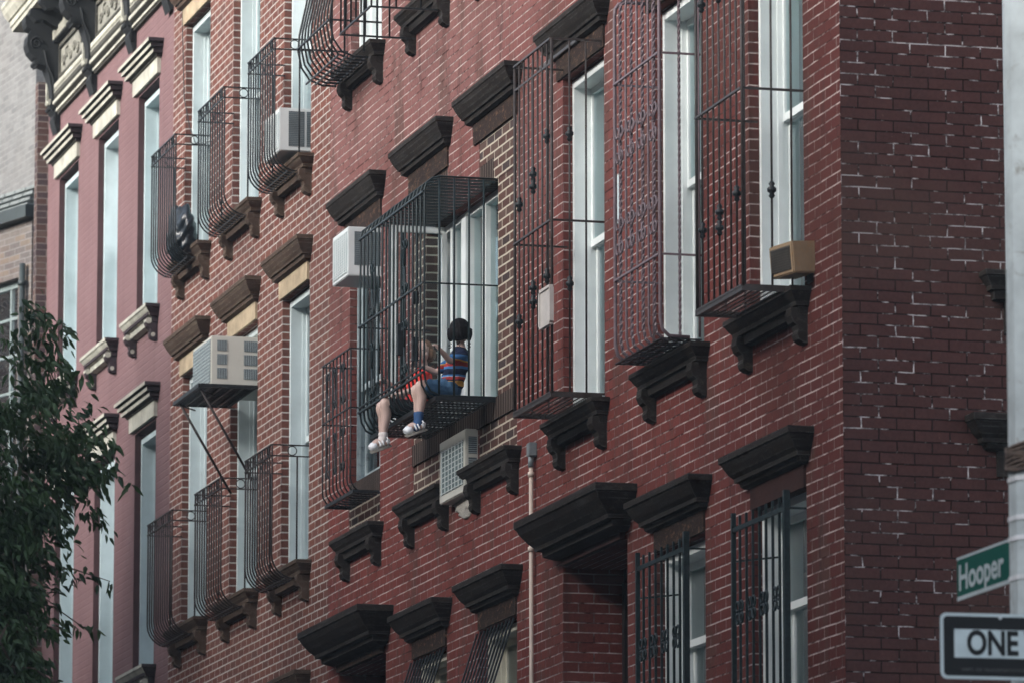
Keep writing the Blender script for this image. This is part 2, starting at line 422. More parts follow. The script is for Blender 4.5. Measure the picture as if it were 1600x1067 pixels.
def denim():
    m = NT('blue_denim'); p = m.pos(); n = m.noise(p, 22, 4, .6); f = m.noise(p, 160, 2, .5)
    c = m.mix(m.mapr(n, .3, .7), (.022, .060, .12), (.060, .135, .23))
    m.set(c, .85, 0, .2); m.bump(f, .4, .003); return m.mat
M['denim'] = denim()
def stripes():
    m = NT('striped_shirt'); tc = m.node('ShaderNodeTexCoord').outputs['Object']
    sp = m.node('ShaderNodeSeparateXYZ'); m.link(tc, sp.inputs[0])
    n = m.noise(tc, 9, 2, .5)
    z = m.math('ADD', sp.outputs[2], m.math('MULTIPLY', m.math('SUBTRACT', n, .5), .02))
    f = m.mapr(z, -.02, .33)
    B = (.05, .16, .36); N_ = (.012, .018, .045); R = (.30, .03, .03); Yl = (.55, .29, .06); T = (.03, .26, .34); W = (.5, .5, .5)
    st = [(0, N_), (.06, B), (.11, R), (.15, Yl), (.17, T), (.25, B), (.28, N_), (.33, Yl), (.43, N_), (.46, R), (.52, W), (.53, B), (.57, N_), (.70, B), (.76, R), (.84, Yl), (.87, B), (.97, N_)]
    c = m.ramp(f, [(p_, c_) for p_, c_ in st], 'CONSTANT')
    m.set(c, .85, 0, .2); m.bump(m.noise(tc, 40, 3, .5), .3, .004); return m.mat
M['striped_shirt'] = stripes()
def leafmat(name, a, b):
    m = NT(name); p = m.pos(); n = m.noise(p, 3.2, 3, .6)
    oi = m.noise(p, 25, 1, .5)
    c = m.mix(m.mapr(n, .35, .65), a, b); c = m.mix(m.mapr(oi, .3, .7, 0, .5), c, tuple(x*1.5 for x in b))
    m.set(c, .5, 0, .4)
    tl = m.node('ShaderNodeBsdfTranslucent'); m.link(c, tl.inputs[0])
    mx = m.node('ShaderNodeMixShader'); mx.inputs[0].default_value = .25
    m.link(m.bsdf.outputs[0], mx.inputs[1]); m.link(tl.outputs[0], mx.inputs[2]); m.link(mx.outputs[0], m.out.inputs[0])
    return m.mat
M['leaf'] = leafmat('tree_leaves', (.014, .030, .020), (.042, .082, .030))

# ------------------------------------------------------------------ setting
XC = -32.54; XR = -46.44; XO = -53.26; XP = -60.15     # party lines along the street
g = MB(); g.quad((-230, -180, -.15), (180, -180, -.15), (180, 180, -.15), (-230, 180, -.15))
tag(g.build('ground', M['asphalt']), kind='structure')
g = MB()
g.box(-140, XC+3.6, -6.0, -.02, -.30, 0)
g.box(-24.9-1.2, 60, -4.6, 60, -.30, 0) if False else None
g.box(-26.2, 60, -4.6, 60, -.30, 0)
g.box(-140, 60, -24, -16.4, -.30, 0)
tag(g.build('sidewalk', M['pavement']), kind='structure')

# ------------------------------------------------------------------ wall with openings
def wall(mb, x0, x1, z0, z1, ops, y=0.0, depth=.34, rmat=None):
    xs = sorted({x0, x1, *[o[0] for o in ops], *[o[1] for o in ops]})
    zs = sorted({z0, z1, *[o[2] for o in ops], *[o[3] for o in ops]})
    for i in range(len(xs)-1):
        for j in range(len(zs)-1):
            a, b, c, d = xs[i], xs[i+1], zs[j], zs[j+1]
            mx, mz = (a+b)/2, (c+d)/2
            if any(o[0] < mx < o[1] and o[2] < mz < o[3] for o in ops): continue
            mb.quad((a, y, c), (b, y, c), (b, y, d), (a, y, d))
    m0 = mb.mi
    for o in ops:
        a, b, c, d = o[:4]; dp = o[4] if len(o) > 4 else depth
        if rmat is not None: mb.mi = rmat
        mb.quad((a, y, c), (a, y, d), (a, y+dp, d), (a, y+dp, c))
        mb.quad((b, y, c), (b, y+dp, c), (b, y+dp, d), (b, y, d))
        mb.quad((a, y, d), (b, y, d), (b, y+dp, d), (a, y+dp, d))
        mb.quad((a, y, c), (a, y+dp, c), (b, y+dp, c), (b, y, c))
        mb.mi = m0

def shell(mb, x0, x1, z1, y1=13):
    """roof, back and inner partitions of a building"""
    mb.quad((x0, 0, z1), (x1, 0, z1), (x1, y1, z1), (x0, y1, z1))
    mb.quad((x0, y1, -.2), (x1, y1, -.2), (x1, y1, z1), (x0, y1, z1))

def window(bld, x0, x1, z0, z1, zm, y=.0, frame='white_frame', rec=.07, jw=.045, jd=.12, upper='curtain', lower='blind', cy=.36, trim=None, mull=0, lowgap=None):
    """sash window set into the wall: frame > upper_sash, lower_sash, pane, curtain"""
    fm = M[frame]; a, b = x0+.004, x1-.004; ya = y+rec; yb = ya+jd
    f = MB()
    f.box(a, a+jw, ya, yb+.12, z0, z1-.002)
    f.box(b-jw, b, ya, yb+.12, z0, z1-.002)
    f.box(a+jw, b-jw, ya, yb+.118, z1-.055, z1-.003)
    f.box(a+jw, b-jw, ya+.01, yb+.118, z0, z0+.035)
    f.box(a+jw, a+jw+.014, yb-.03, yb+.004, z0+.035, z1-.055)     # parting bead
    f.box(b-jw-.014, b-jw, yb-.03, yb+.004, z0+.035, z1-.055)
    fr = f.build('window', fm, bld)
    def sash(nm, yy, za, zb, curt):
        s = MB(); p, q = a+jw+.003, b-jw-.003; t = .045
        s.box(p, p+t, yy, yy+.032, za, zb); s.box(q-t, q, yy, yy+.032, za, zb)
        s.box(p+t, q-t, yy, yy+.032, za, za+.05); s.box(p+t, q-t, yy, yy+.032, zb-.045, zb)
        for k in range(mull):
            xm = p+(q-p)*(k+1)/(mull+1)
            s.box(xm-.01, xm+.01, yy+.004, yy+.028, za+.05, zb-.045)
        s.build(nm, fm, fr)
        gm = MB(); gm.quad((p+t, yy+.015, za+.05), (q-t, yy+.015, za+.05), (q-t, yy+.015, zb-.045), (p+t, yy+.015, zb-.045))
        gm.build('pane', M['glass'], fr)
        if curt:
            c = MB(); n = 26; xs0, xs1 = x0-.02, x1+.02
            ph = random.random()*6
            for k in range(n):
                u0, u1 = k/n, (k+1)/n
                y0_ = cy+.018*math.sin(u0*38+ph)+.01*math.sin(u0*91); y1_ = cy+.018*math.sin(u1*38+ph)+.01*math.sin(u1*91)
                X0, X1 = xs0+(xs1-xs0)*u0, xs0+(xs1-xs0)*u1
                if lowgap and nm == 'lower_sash' and lowgap[0] < u0 < lowgap[1]: continue
                c.quad((X0, y+y0_, za-.02), (X1, y+y1_, za-.02), (X1, y+y1_, zb+.02), (X0, y+y0_, zb+.02), True)
            c.build('curtain', M[curt], fr)
    sash('upper_sash', yb+.003, zm-.02, z1-.057, upper)
    sash('lower_sash', yb+.040, z0+.037, zm+.022, lower)
    return fr

# profiles (projection, z offset from the top)
LINT = [(.145, 0), (.145, -.035), (.135, -.045), (.125, -.07), (.105, -.11), (.085, -.14), (.08, -.155), (.062, -.16), (.058, -.19), (.03, -.205)]
LINT_BIG = [(.30, 0), (.30, -.05), (.285, -.06), (.265, -.10), (.22, -.16), (.18, -.20), (.175, -.225), (.135, -.23), (.13, -.27), (.05, -.30)]
LINT_G = [(.17, 0), (.17, -.04), (.155, -.05), (.14, -.08), (.115, -.12), (.09, -.145), (.088, -.17), (.062, -.175), (.055, -.20), (.03, -.215)]
SILL = [(.137, 0), (.137, -.03), (.125, -.04), (.11, -.065), (.09, -.09), (.086, -.115), (.064, -.12), (.058, -.17), (.03, -.18)]

def lintel(bld, x0, x1, ztop, zbot, prof=LINT, mat='dark_stone', fmat='worn_stone', ov=(.16, .03), side=None, fy=.018, chunky=.0):
    m = MB(); p0 = prof[0][0]
    m.molding(x0-ov[0], x1+ov[1], [(p, ztop+d) for p, d in prof], sidemat=(1 if side else None))
    o = m.build('lintel', [M[mat]]+([M[side]] if side else []), bld)
    f = MB(); zt = ztop+prof[-1][1]+.001
    f.box(x0-ov[0]+.03, x1+ov[1]-.0, -fy, .05, zbot+.004, zt)
    f.build('frieze', [M[fmat]], o)
    return o

def sill(bld, x0, x1, ztop, mat='dark_stone', ov=(.02, .0), bh=.30, side=None, bracket=True, bmat=None):
    m = MB()
    m.molding(x0-ov[0], x1+ov[1], [(p, ztop+d) for p, d in SILL], sidemat=(1 if side else None), back=.10)
    o = m.build('sill', [M[mat]]+([M[side]] if side else []), bld)
    if bracket:
        for xa in (x0-.06, x1-.06):
            b = MB(); zt = ztop-.125
            pr = [(.0, zt), (-.105, zt), (-.112, zt-.05), (-.095, zt-.09), (-.07, zt-.11), (-.062, zt-.14), (-.07, zt-.165), (-.06, zt-.195), (-.03, zt-.215), (0, zt-.22)]
            b.prism_x(pr, xa, xa+.115)
            b.build('bracket', M[bmat or mat], o)
    return o

# ================================================================== RED CORNER BUILDING
ZB = -.2
red = thing('corner_building', 'red painted brick corner building with black stone lintels and sills', 'building', ((XR+XC)/2, 0, 0))
A = (-45.68, -44.58); B = (-43.45, -42.35); C = (-41.37, -40.25); Dw = (-38.95, -37.86); E_ = (-36.63, -35.45); F = (-34.43, -33.28)
ZT = 15.6
ops = []
H2 = 10.25; S2 = 7.76; S3 = 11.735; H3 = 14.2
for w in (Dw, E_, F): ops.append((w[0], w[1], S2, H2))
BW = (-43.065, -40.82, 8.21, 9.87)                       # the wide new window
ops.append((A[0], A[1], S2, H2))
ops.append((B[0], C[1], 8.04, 10.08)) if False else None
ops += [(B[0], -42.351, S2, 8.04), (-41.369, C[1], S2, 8.04), (B[0], C[1], 8.04, 9.87), (-41.369, C[1], 9.87, H2), (B[0], -42.351, 9.87, H2)]
for w in (A, B, C, Dw, E_, F): ops.append((w[0], w[1], S3, H3))
G0 = 3.6; GH = 6.5
for w in (B, C): ops.append((w[0], w[1], G0, GH))
ops += [(E_[0], E_[1], G0, 6.50), (F[0], F[1], G0, 6.53)]
DR = (-38.97, -37.30); DL = (-46.03, -44.35)
ops += [(DR[0], DR[1], 0, 6.69, .02), (DL[0], DL[1], 0, 6.66, .02)]
w = MB(); wall(w, XR, XC, ZB, ZT, ops)
# side wall with its own window
sw = (1.06, 2.2)
def sidewall(mb, X, y0, y1, z0, z1, ops, depth=-.3):
    ys = sorted({y0, y1, *[o[0] for o in ops], *[o[1] for o in ops]}); zs = sorted({z0, z1, *[o[2] for o in ops], *[o[3] for o in ops]})
    for i in range(len(ys)-1):
        for j in range(len(zs)-1):
            a, b, c, d = ys[i], ys[i+1], zs[j], zs[j+1]; my, mz = (a+b)/2, (c+d)/2
            if any(o[0] < my < o[1] and o[2] < mz < o[3] for o in ops): continue
            mb.quad((X, a, c), (X, b, c), (X, b, d), (X, a, d))
    for a, b, c, d in ops:
        mb.quad((X, a, c), (X, a, d), (X+depth, a, d), (X+depth, a, c)); mb.quad((X, b, c), (X, b, d), (X+depth, b, d), (X+depth, b, c))
        mb.quad((X, a, d), (X, b, d), (X+depth, b, d), (X+depth, a, d)); mb.quad((X, a, c), (X, b, c), (X+depth, b, c), (X+depth, a, c))
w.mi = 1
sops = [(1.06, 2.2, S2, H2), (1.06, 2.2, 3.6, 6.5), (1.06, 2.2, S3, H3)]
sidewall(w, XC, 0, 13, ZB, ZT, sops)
w.mi = 0; shell(w, XR, XC, ZT)
# door recesses
w.mi = 0
for a, b, zt in ((DR[0], DR[1], 6.69), (DL[0], DL[1], 6.66)):
    y0 = .02; dp = .45
    w.quad((a, y0, 0), (a, y0, zt), (a, dp, zt), (a, dp, 0)); w.quad((b, y0, 0), (b, y0, zt), (b, dp, zt), (b, dp, 0))
    w.quad((a, y0, zt), (b, y0, zt), (b, dp, zt), (a, dp, zt))
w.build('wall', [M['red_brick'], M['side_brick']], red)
pt = MB(); pt.box(XR+.1, XC-.5, 3.0, 3.05, 0, ZT-.1)
for zz in (3.3, 7.2, 11.2): pt.box(XR+.1, XC-.5, .5, 3.0, zz, zz+.1)
pt.build('inner_wall', M['room'], red)
for a, b, zt in ((DR[0], DR[1], 6.69), (DL[0], DL[1], 6.66)):
    dm = MB(); dm.box(a+.002, b-.002, .451, .50, 0, zt)
    dm.box(a+.06, a+.12, .42, .45, 0, zt-.1); dm.box(b-.14, b-.08, .42, .45, 0, zt-.1)
    for k in range(3): dm.box(a+.2, b-.2, .435, .45, .5+k*2.0, 2.2+k*2.0)
    dm.build('door', M['door'], red)
# windows
window(red, Dw[0], Dw[1], S2+.01, H2-.02, 9.03, lower='blind')
window(red, E_[0], E_[1], S2+.01, H2-.02, 9.03, lowgap=(.0, .25), jd=.15)
window(red, F[0], F[1], S2+.01, H2-.02, 9.05, jd=.14)
window(red, A[0], A[1], 8.2, H2-.02, 9.0, jd=.015, jw=.03, mull=1, upper='blind', lower='dark_shade', frame='worn_frame')
for wn in (A, B, C, Dw, E_, F): window(red, wn[0], wn[1], S3+.01, H3-.02, 13.0)
for wn in (B, C): window(red, wn[0], wn[1], G0, GH-.02, 5.2, frame='old_frame', upper='blind')
window(red, E_[0], E_[1], G0, 6.48, 5.88, frame='white_frame', lower='curtain', jd=.14)
window(red, F[0], F[1], G0, 6.51, 5.88, frame='white_frame', lower='curtain', jd=.14)
# side wall windows (behind the lamp post)
for (za, zb) in ((S2, H2), (3.6, 6.5)):
    f = MB(); X = XC-.12
    f.box(X-.1, X, 1.065, 1.12, za, zb-.004); f.box(X-.1, X, 2.14, 2.195, za, zb-.004); f.box(X-.1, X, 1.12, 2.14, zb-.06, zb-.004); f.box(X-.1, X, 1.12, 2.14, (za+zb)/2-.03, (za+zb)/2+.03); f.box(X-.1, X, 1.12, 2.14, za, za+.05)
    fo = f.build('window', M['white_frame'], red)
    p = MB(); p.quad((X-.05, 1.12, za+.05), (X-.05, 2.14, za+.05), (X-.05, 2.14, zb-.06), (X-.05, 1.12, zb-.06)); p.build('pane', M['glass'], fo)
    p = MB(); p.quad((X-.2, 1.0, za), (X-.2, 2.2, za), (X-.2, 2.2, zb), (X-.2, 1.0, zb)); p.build('curtain', M['blind'], fo)
def side_mold(bld, name, y0, y1, ztop, prof, mat, friezebot=None, brackets=False):
    m = MB(); m.molding(y0, y1, [(p, ztop+d) for p, d in prof])
    m.v = [(XC-y, x, z) for x, y, z in m.v]
    o = m.build(name, M[mat], bld)
    if friezebot:
        f = MB(); f.box(XC-.02, XC+.018, y0+.03, y1, friezebot, ztop+prof[-1][1]+.001); f.build('frieze', M['dark_stone'], o)
    if brackets:
        for ya in (y0+.02, y1-.14):
            zt = ztop-.125
            pr = [(.0, zt), (-.105, zt), (-.112, zt-.05), (-.095, zt-.09), (-.07, zt-.12), (-.062, zt-.14), (-.07, zt-.165), (-.06, zt-.2), (-.03, zt-.25), (0, zt-.26)]
            b = MB(); b.prism_x(pr, ya, ya+.12); b.v = [(XC-y, x, z) for x, y, z in b.v]; b.build('bracket', M[mat], o)
side_mold(red, 'sill', 1.02, 2.24, S2, SILL, 'dark_stone', brackets=True)
side_mold(red, 'lintel', .95, 2.3, 6.87, LINT_G, 'dark_stone', friezebot=6.5)
# lintels and sills of the front
for wn in (A, B, C, Dw): lintel(red, wn[0], wn[1], 10.62, H2, chunky=1)
for wn in (E_, F): lintel(red, wn[0], wn[1], 10.62, H2)
for wn in (A, B, C, Dw, E_, F): sill(red, wn[0], wn[1], 7.74)
for wn in (A, B, C, Dw, E_, F): sill(red, wn[0], wn[1], 11.72); lintel(red, wn[0], wn[1], H3+.37, H3)
for wn in (B, C): lintel(red, wn[0], wn[1], 6.855, GH, prof=LINT_G, ov=(0, 0))
for wn in (E_, F): lintel(red, wn[0], wn[1], 6.86, GH, prof=LINT_G, ov=(0, 0), fmat=('worn_stone' if wn is E_ else 'red_frieze'))
lintel(red, DR[0], DR[1], 7.04, 6.69, prof=LINT_BIG, ov=(-.05, -.05), fmat='red_frieze', fy=.04)
lintel(red, DL[0], DL[1], 7.02, 6.66, prof=LINT_BIG, ov=(-.05, -.05), fy=.04)
# brown brick filling of the three altered openings
def infill(boxes, yb=.16):
    for (a, b, c, d, mt, yf) in boxes:
        m = MB(); m.box(a, b, yf, yb, c, d); m.build('brick_infill', M[mt], red)
infill([(A[0]+.002, A[1]-.002, S2, 8.02, 'brown_brick', .004), (A[0]+.002, A[1]-.002, 8.021, 8.199, 'soldier', .006),
        (B[0]+.002, -42.353, S2, 8.04, 'brown_brick', .004), (-41.367, C[1]-.002, S2, 8.04, 'brown_brick', .004),
        (B[0]+.002, C[1]-.002, 8.041, 8.209, 'soldier', -.012),
        (B[0]+.002, BW[0], 8.21, 9.868, 'brown_brick', .004), (BW[1], C[1]-.002, 8.21, 9.868, 'brown_brick', .004),
        (B[0]+.002, -42.353, 9.869, H2-.002, 'soldier', .004), (-41.367, C[1]-.002, 10.06, H2-.002, 'brown_brick', .004),
        (-41.367, -40.95, 9.869, 10.059, 'soldier', .006), (-40.95, C[1]-.002, 9.869, 10.059, 'brown_brick', .004)])
# the wide casement window
f = MB(); yq = .10; za, zb = 8.212, 9.866
xs = [BW[0]+.004, -42.62, -42.12, -41.68, -41.38, BW[1]-.004]
f.box(xs[0], xs[-1], yq, yq+.09, zb-.055, zb); f.box(xs[0], xs[-1], yq, yq+.09, za, za+.05)
f.box(xs[0], xs[0]+.05, yq, yq+.09, za+.05, zb-.055); f.box(xs[-1]-.05, xs[-1], yq, yq+.09, za+.05, zb-.055)
f.box(-42.66, -42.60, yq, yq+.09, za+.05, zb-.055)
f.box(-42.20, -42.06, yq-.03, yq+.09, za+.05, zb-.055)
f.box(-41.66, -41.56, yq, yq+.09, za+.05, zb-.055)
bwf = f.build('window', M['white_frame'], red)
for a, b in ((-42.06, -41.66), (-41.56, xs[-1]-.05), (-42.60, -42.20)):
    p = MB(); p.quad((a, yq+.04, za+.05), (b, yq+.04, za+.05), (b, yq+.04, zb-.055), (a, yq+.04, zb-.055)); p.build('pane', M['glass'], bwf)
c = MB(); 
for k in range(40):
    u0, u1 = k/40, (k+1)/40; X0, X1 = -42.6+1.8*u0, -42.6+1.8*u1
    c.quad((X0, .36+.012*math.sin(u0*60), za-.02), (X1, .36+.012*math.sin(u1*60), za-.02), (X1, .36+.012*math.sin(u1*60), zb), (X0, .36+.012*math.sin(u0*60), zb), True)
c.build('curtain', M['curtain'], bwf)
# opened casement, swung out over the street
f = MB(); X = -42.83
f.box(X-.02, X+.02, -.35, .11, 9.81, 9.86); f.box(X-.02, X+.02, -.35, .11, 8.26, 8.31)
f.box(X-.02, X+.02, -.35, -.30, 8.31, 9.81); f.box(X-.02, X+.02, .07, .11, 8.31, 9.81)
cs = f.build('casement', M['white_frame'], bwf)
p = MB(); p.quad((X, -.30, 8.31), (X, .07, 8.31), (X, .07, 9.81), (X, -.30, 9.81)); p.build('pane', M['glass'], bwf)
# concrete patch below the built-in air conditioner
bm = bmesh.new(); bmesh.ops.create_icosphere(bm, subdivisions=4, radius=1)
for v in bm.verts:
    q = v.co.copy(); k = 1+.18*math.sin(q.x*7+q.z*5)+.12*math.sin(q.z*13+q.x*3)
    v.co = Vector((-41.72+q.x*.36*k, -.0+q.y*.028, 7.52+q.z*.10*k))
m = MB(); m.addbm(bm, True); bm.free(); m.build('concrete_patch', M['concrete'], red)

# ================================================================== ORANGE BRICK HOUSE
org = thing('brick_house', 'orange brick row house with white mortar and brown sandstone lintels', 'building', ((XO+XR)/2, 0, 0))
OW = [(-52.67, -51.52), (-50.47, -49.32), (-48.30, -47.22)]
ops = []
for a, b in OW: ops += [(a, b, 11.29, 13.62), (a, b, 7.78, 10.20), (a, b, 3.6, 6.45)]
w = MB(); wall(w, XO+.002, XR-.002, ZB, 16.0, ops, y=.004)
shell(w, XO+.002, XR-.002, 16.0)
w.build('wall', M['orange_brick'], org)
pt = MB(); pt.box(XO+.1, XR-.1, 3.0, 3.05, 0, 15.9)
for zz in (3.3, 7.2, 10.9): pt.box(XO+.1, XR-.1, .5, 3.0, zz, zz+.1)
pt.box(XR-.09, XR-.03, .4, 3, 0, 15.9); pt.build('inner_wall', M['room'], org)
for i, (a, b) in enumerate(OW):
    window(org, a, b, 11.30, 13.6, 12.45, jd=.13, frame='pale_frame', lower='curtain', jw=.05)
    window(org, a, b, 7.79, 10.18, 8.95, jd=.13, frame='pale_frame', lower='curtain', jw=.05, upper='curtain' if i != 2 else 'blind')
    window(org, a, b, 3.61, 6.43, 5.2, frame='old_frame')
    sill(org, a, b, 11.285, 'brown_stone'); sill(org, a, b, 7.755, 'brown_stone')
    lintel(org, a, b, 10.57, 10.20, mat='brown_stone', fmat='tan_frieze', ov=(.10, -.02))
    lintel(org, a, b, 13.99, 13.62, mat='brown_stone', fmat='tan_frieze', ov=(.10, -.02))
    lintel(org, a, b, 6.81, 6.45, mat='brown_stone', fmat='tan_frieze', ov=(.10, -.02))

# ================================================================== PINK STUCCO HOUSE
pnk = thing('stucco_house', 'pink stucco row house with cream lintels and a heavy bracketed cornice', 'building', ((XP+XO)/2, 0, 0))
PW = [(-59.445, -58.32), (-57.19, -56.09), (-55.04, -53.98)]
ops = []
for a, b in PW: ops += [(a, b, 11.11, 13.39), (a, b, 7.58, 9.98), (a, b, 3.6, 6.3)]
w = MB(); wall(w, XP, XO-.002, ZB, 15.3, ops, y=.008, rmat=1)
w.mi = 0; shell(w, XP, XO-.002, 15.3)
w.quad((XP, 0.008, ZB), (XP, 13, ZB), (XP, 13, 15.3), (XP, .008, 15.3))
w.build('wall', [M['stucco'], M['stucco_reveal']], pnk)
pt = MB(); pt.box(XP+.1, XO-.1, 3.0, 3.05, 0, 15.2)
for zz in (3.3, 7.0, 10.6): pt.box(XP+.1, XO-.1, .5, 3.0, zz, zz+.1)
pt.build('inner_wall', M['room'], pnk)
LP = [(.150, 0), (.150, -.034), (.112, -.036), (.112, -.052), (.124, -.054), (.118, -.082), (.080, -.084), (.080, -.102), (.094, -.104), (.088, -.134), (.050, -.136), (.045, -.160), (.03, -.165)]
LPM = [0, 2, 2, 2, 0, 2, 2, 2, 0, 2, 2, 2]  # undercut steps coloured dark, their shade put into the paint
for (a, b) in PW:
    window(pnk, a, b, 11.12, 13.34, 12.25, frame='blue_frame', jd=.15, jw=.05, lower='curtain')
    window(pnk, a, b, 7.59, 9.93, 8.75, frame='blue_frame', jd=.15, jw=.05, lower='blind')
    window(pnk, a, b, 3.61, 6.28, 5.0, frame='blue_frame', jd=.15, lower='blind')
    for zt, zb in ((13.735, 13.36), (10.32, 9.95)):
        m = MB(); pr = [(p, zt+d) for p, d in LP]
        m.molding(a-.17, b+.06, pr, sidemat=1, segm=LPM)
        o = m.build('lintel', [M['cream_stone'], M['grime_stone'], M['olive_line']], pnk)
        f = MB(); f.box(a-.14, b+.06, -.03, .05, zb+.055, zt-.164); f.build('frieze', M['cream_stone'], o)
    for zt in (11.10, 7.57):
        m = MB(); m.molding(a-.02, b+.0, [(p, zt+d) for p, d in SILL], sidemat=1, back=.1)
        o = m.build('sill', [M['cream_stone'], M['grime_stone']], pnk)
        f = MB(); f.box(a-.115, b+.08, -.100, .0, zt-.108, zt-.045); f.build('groove', M['grime_stone'], o)
        for xa in (a-.06, b-.07):
            bk = MB(); z0 = zt-.125
            bk.prism_x([(.0, z0), (-.105, z0), (-.112, z0-.05), (-.095, z0-.09), (-.07, z0-.11), (-.062, z0-.14), (-.07, z0-.165), (-.06, z0-.195), (-.03, z0-.215), (0, z0-.22)], xa, xa+.115)
            bk.build('bracket', M['grime_stone'], o)
            bs = MB(); bs.tube([(xa-.002, -.085, z0-.035), (xa+.117, -.085, z0-.035)], .03, 10); bs.build('scroll', M['cream_stone'], o); bs = MB(); bs.tube([(xa-.002, -.04, z0-.17), (xa+.117, -.04, z0-.17)], .022, 10); bs.build('scroll', M['cream_stone'], o)
# cornice
co = MB(); 
co.molding(XP+.55, XO-.1, [(.07, 14.33), (.07, 14.29), (.055, 14.27), (.05, 14.24), (.075, 14.22), (.075, 14.19), (.04, 14.17), (.03, 14.13), (.03, 14.10)], y=.0)
cor = co.build('cornice', M['olive_line'], pnk)
m = MB(); m.box(XP+.02, XO-.02, -.02, .05, 14.33, 15.12); m.build('frieze', M['cornice_paint'], cor)
m = MB(); m.molding(XP+.25, XO-.2, [(.50, 15.47), (.50, 15.43), (.485, 15.41), (.47, 15.36), (.44, 15.31), (.43, 15.29), (.41, 15.285), (.41, 15.22), (.395, 15.215), (.39, 15.17)], y=-.0, back=.2)
m.build('crown', M['cream_stone'], cor)
m = MB(); m.molding(XP+.3, XO-.25, [(.05, 15.12), (.05, 15.05), (.03, 15.03)], y=0); m.build('bed_moulding', M['cream_stone'], cor)
m = MB(); m.molding(XP+.35, XO-.3, [(.071, 14.345), (.071, 14.331)], y=0); m.box(XP+.5, XO-.05, -.082, -.05, 14.20, 14.235); m.box(XP+.5, XO-.05, -.05, -.03, 14.125, 14.15); m.build('architrave', M['cream_stone'], cor)
bx = [-59.55, -57.42, -55.29, -53.42]
for i, x in enumerate(bx):
    b = MB(); W = .24
    pr = [(0, 13.93), (-.03, 13.90), (-.055, 13.98), (-.075, 14.06), (-.06, 14.10), (-.09, 14.14), (-.10, 14.22), (-.09, 14.30), (-.10, 14.42), (-.13, 14.54), (-.16, 14.62), (-.22, 14.64), (-.26, 14.62), (-.27, 14.66), (-.25, 14.70),
          (-.29, 14.72), (-.345, 14.78), (-.37, 14.86), (-.36, 14.95), (-.32, 15.02), (-.37, 15.05), (-.39, 15.10), (-.39, 15.169), (0, 15.169)]
    b.prism_x(pr, x-W/2, x+W/2)
    br = b.build('bracket', M['dark_metal_cornice'], pnk)
    s = MB()
    for sg in (-1, 1):
        xx = x+sg*(W/2+.004)
        pts = [(xx, -.27+.075*(1-t/30)*math.cos(t*.42), 14.87+.075*(1-t/30)*math.sin(t*.42)) for t in range(28)]
        s.tube(pts, .012, 5)
        s.tube([(xx, -.05, 14.0), (xx, -.055, 14.3), (xx, -.08, 14.5), (xx, -.15, 14.66), (xx, -.18, 14.8)], .013, 5)
    s.tube([(x-W/2-.01, -.26, 14.67), (x+W/2+.01, -.26, 14.67)], .03, 10); s.tube([(x-W/2-.01, -.09, 14.18), (x+W/2+.01, -.09, 14.18)], .028, 10)
    s.build('scroll', M['dark_metal_cornice'], br)
    s = MB(); s.box(x-W/2-.01, x-W/2+.04, -.115, -.09, 14.24, 14.48); s.tube([(x-.09, -.10, 14.24), (x+.09, -.10, 14.24)], .03, 8); s.build('highlight_band', M['cream_stone'], br)
for k in range(len(bx)-1):
    a, b = bx[k]+.12, bx[k+1]-.12
    m = MB(); xa, xb, za, zb = a+.12, b-.14, 14.47, 14.82      # raised panel border
    for q in ((xa, xb, za, za+.025), (xa, xb, zb-.025, zb), (xa, xa+.025, za+.025, zb-.025), (xb-.025, xb, za+.025, zb-.025)): m.box(q[0], q[1], -.045, -.02, q[2], q[3])
    pn = m.build('panel', M['olive_line'], cor)
    m = MB()
    for t in range(7):                                           # carved scrollwork
        cx = xa+.22+(xb-xa-.44)*t/6; cz = (za+zb)/2+(.03 if t % 2 else -.03)
        m.tube([(cx+.09*(1-u/22)*math.cos(u*.45+t), -.03, cz+.07*(1-u/22)*math.sin(u*.45+t)) for u in range(20)], .010, 5)
    m.build('carving', M['cornice_paint'], pn)
    m = MB(); n = 16
    for t in range(n):
        xx = a+.04+(b-a-.08)*t/n; m.box(xx, xx+(b-a)/n*.55, -.10, -.02, 14.90, 15.0)
    m.build('dentils', M['cream_stone'], cor)
    m = MB(); m.box(a, b, -.085, -.019, 14.885, 15.015); m.build('dentil_band', M['dark_metal_cornice'], cor)
    m = MB()
    for t in range(40):                                          # egg and dart band
        xx = a+.03+(b-a-.06)*t/40; m.tube([(xx, -.055, 14.36), (xx, -.055, 14.42)], .02, 6)
    m.build('beading', M['cream_stone'], cor)
    for t in range(3):
        xx = a+(b-a)*(t+.5)/3
        m = MB(); m.prism_x([(-.02, 15.168), (-.40, 15.168), (-.41, 15.10), (-.34, 15.03), (-.25, 15.05), (-.17, 15.0), (-.10, 14.97), (-.02, 14.93)], xx-.07, xx+.07)
        m.build('modillion', M['dark_metal_cornice'], cor)

# ================================================================== FAR NEIGHBOURS
nb = thing('brick_pier', 'narrow dark brick party wall at the left edge of the pink house', 'wall', (XP-.2, 0, 0))
m = MB(); m.box(XP-.16, XP-.002, -.115, 6, ZB, 14.6); m.build('wall', M['dark_brick'], nb)
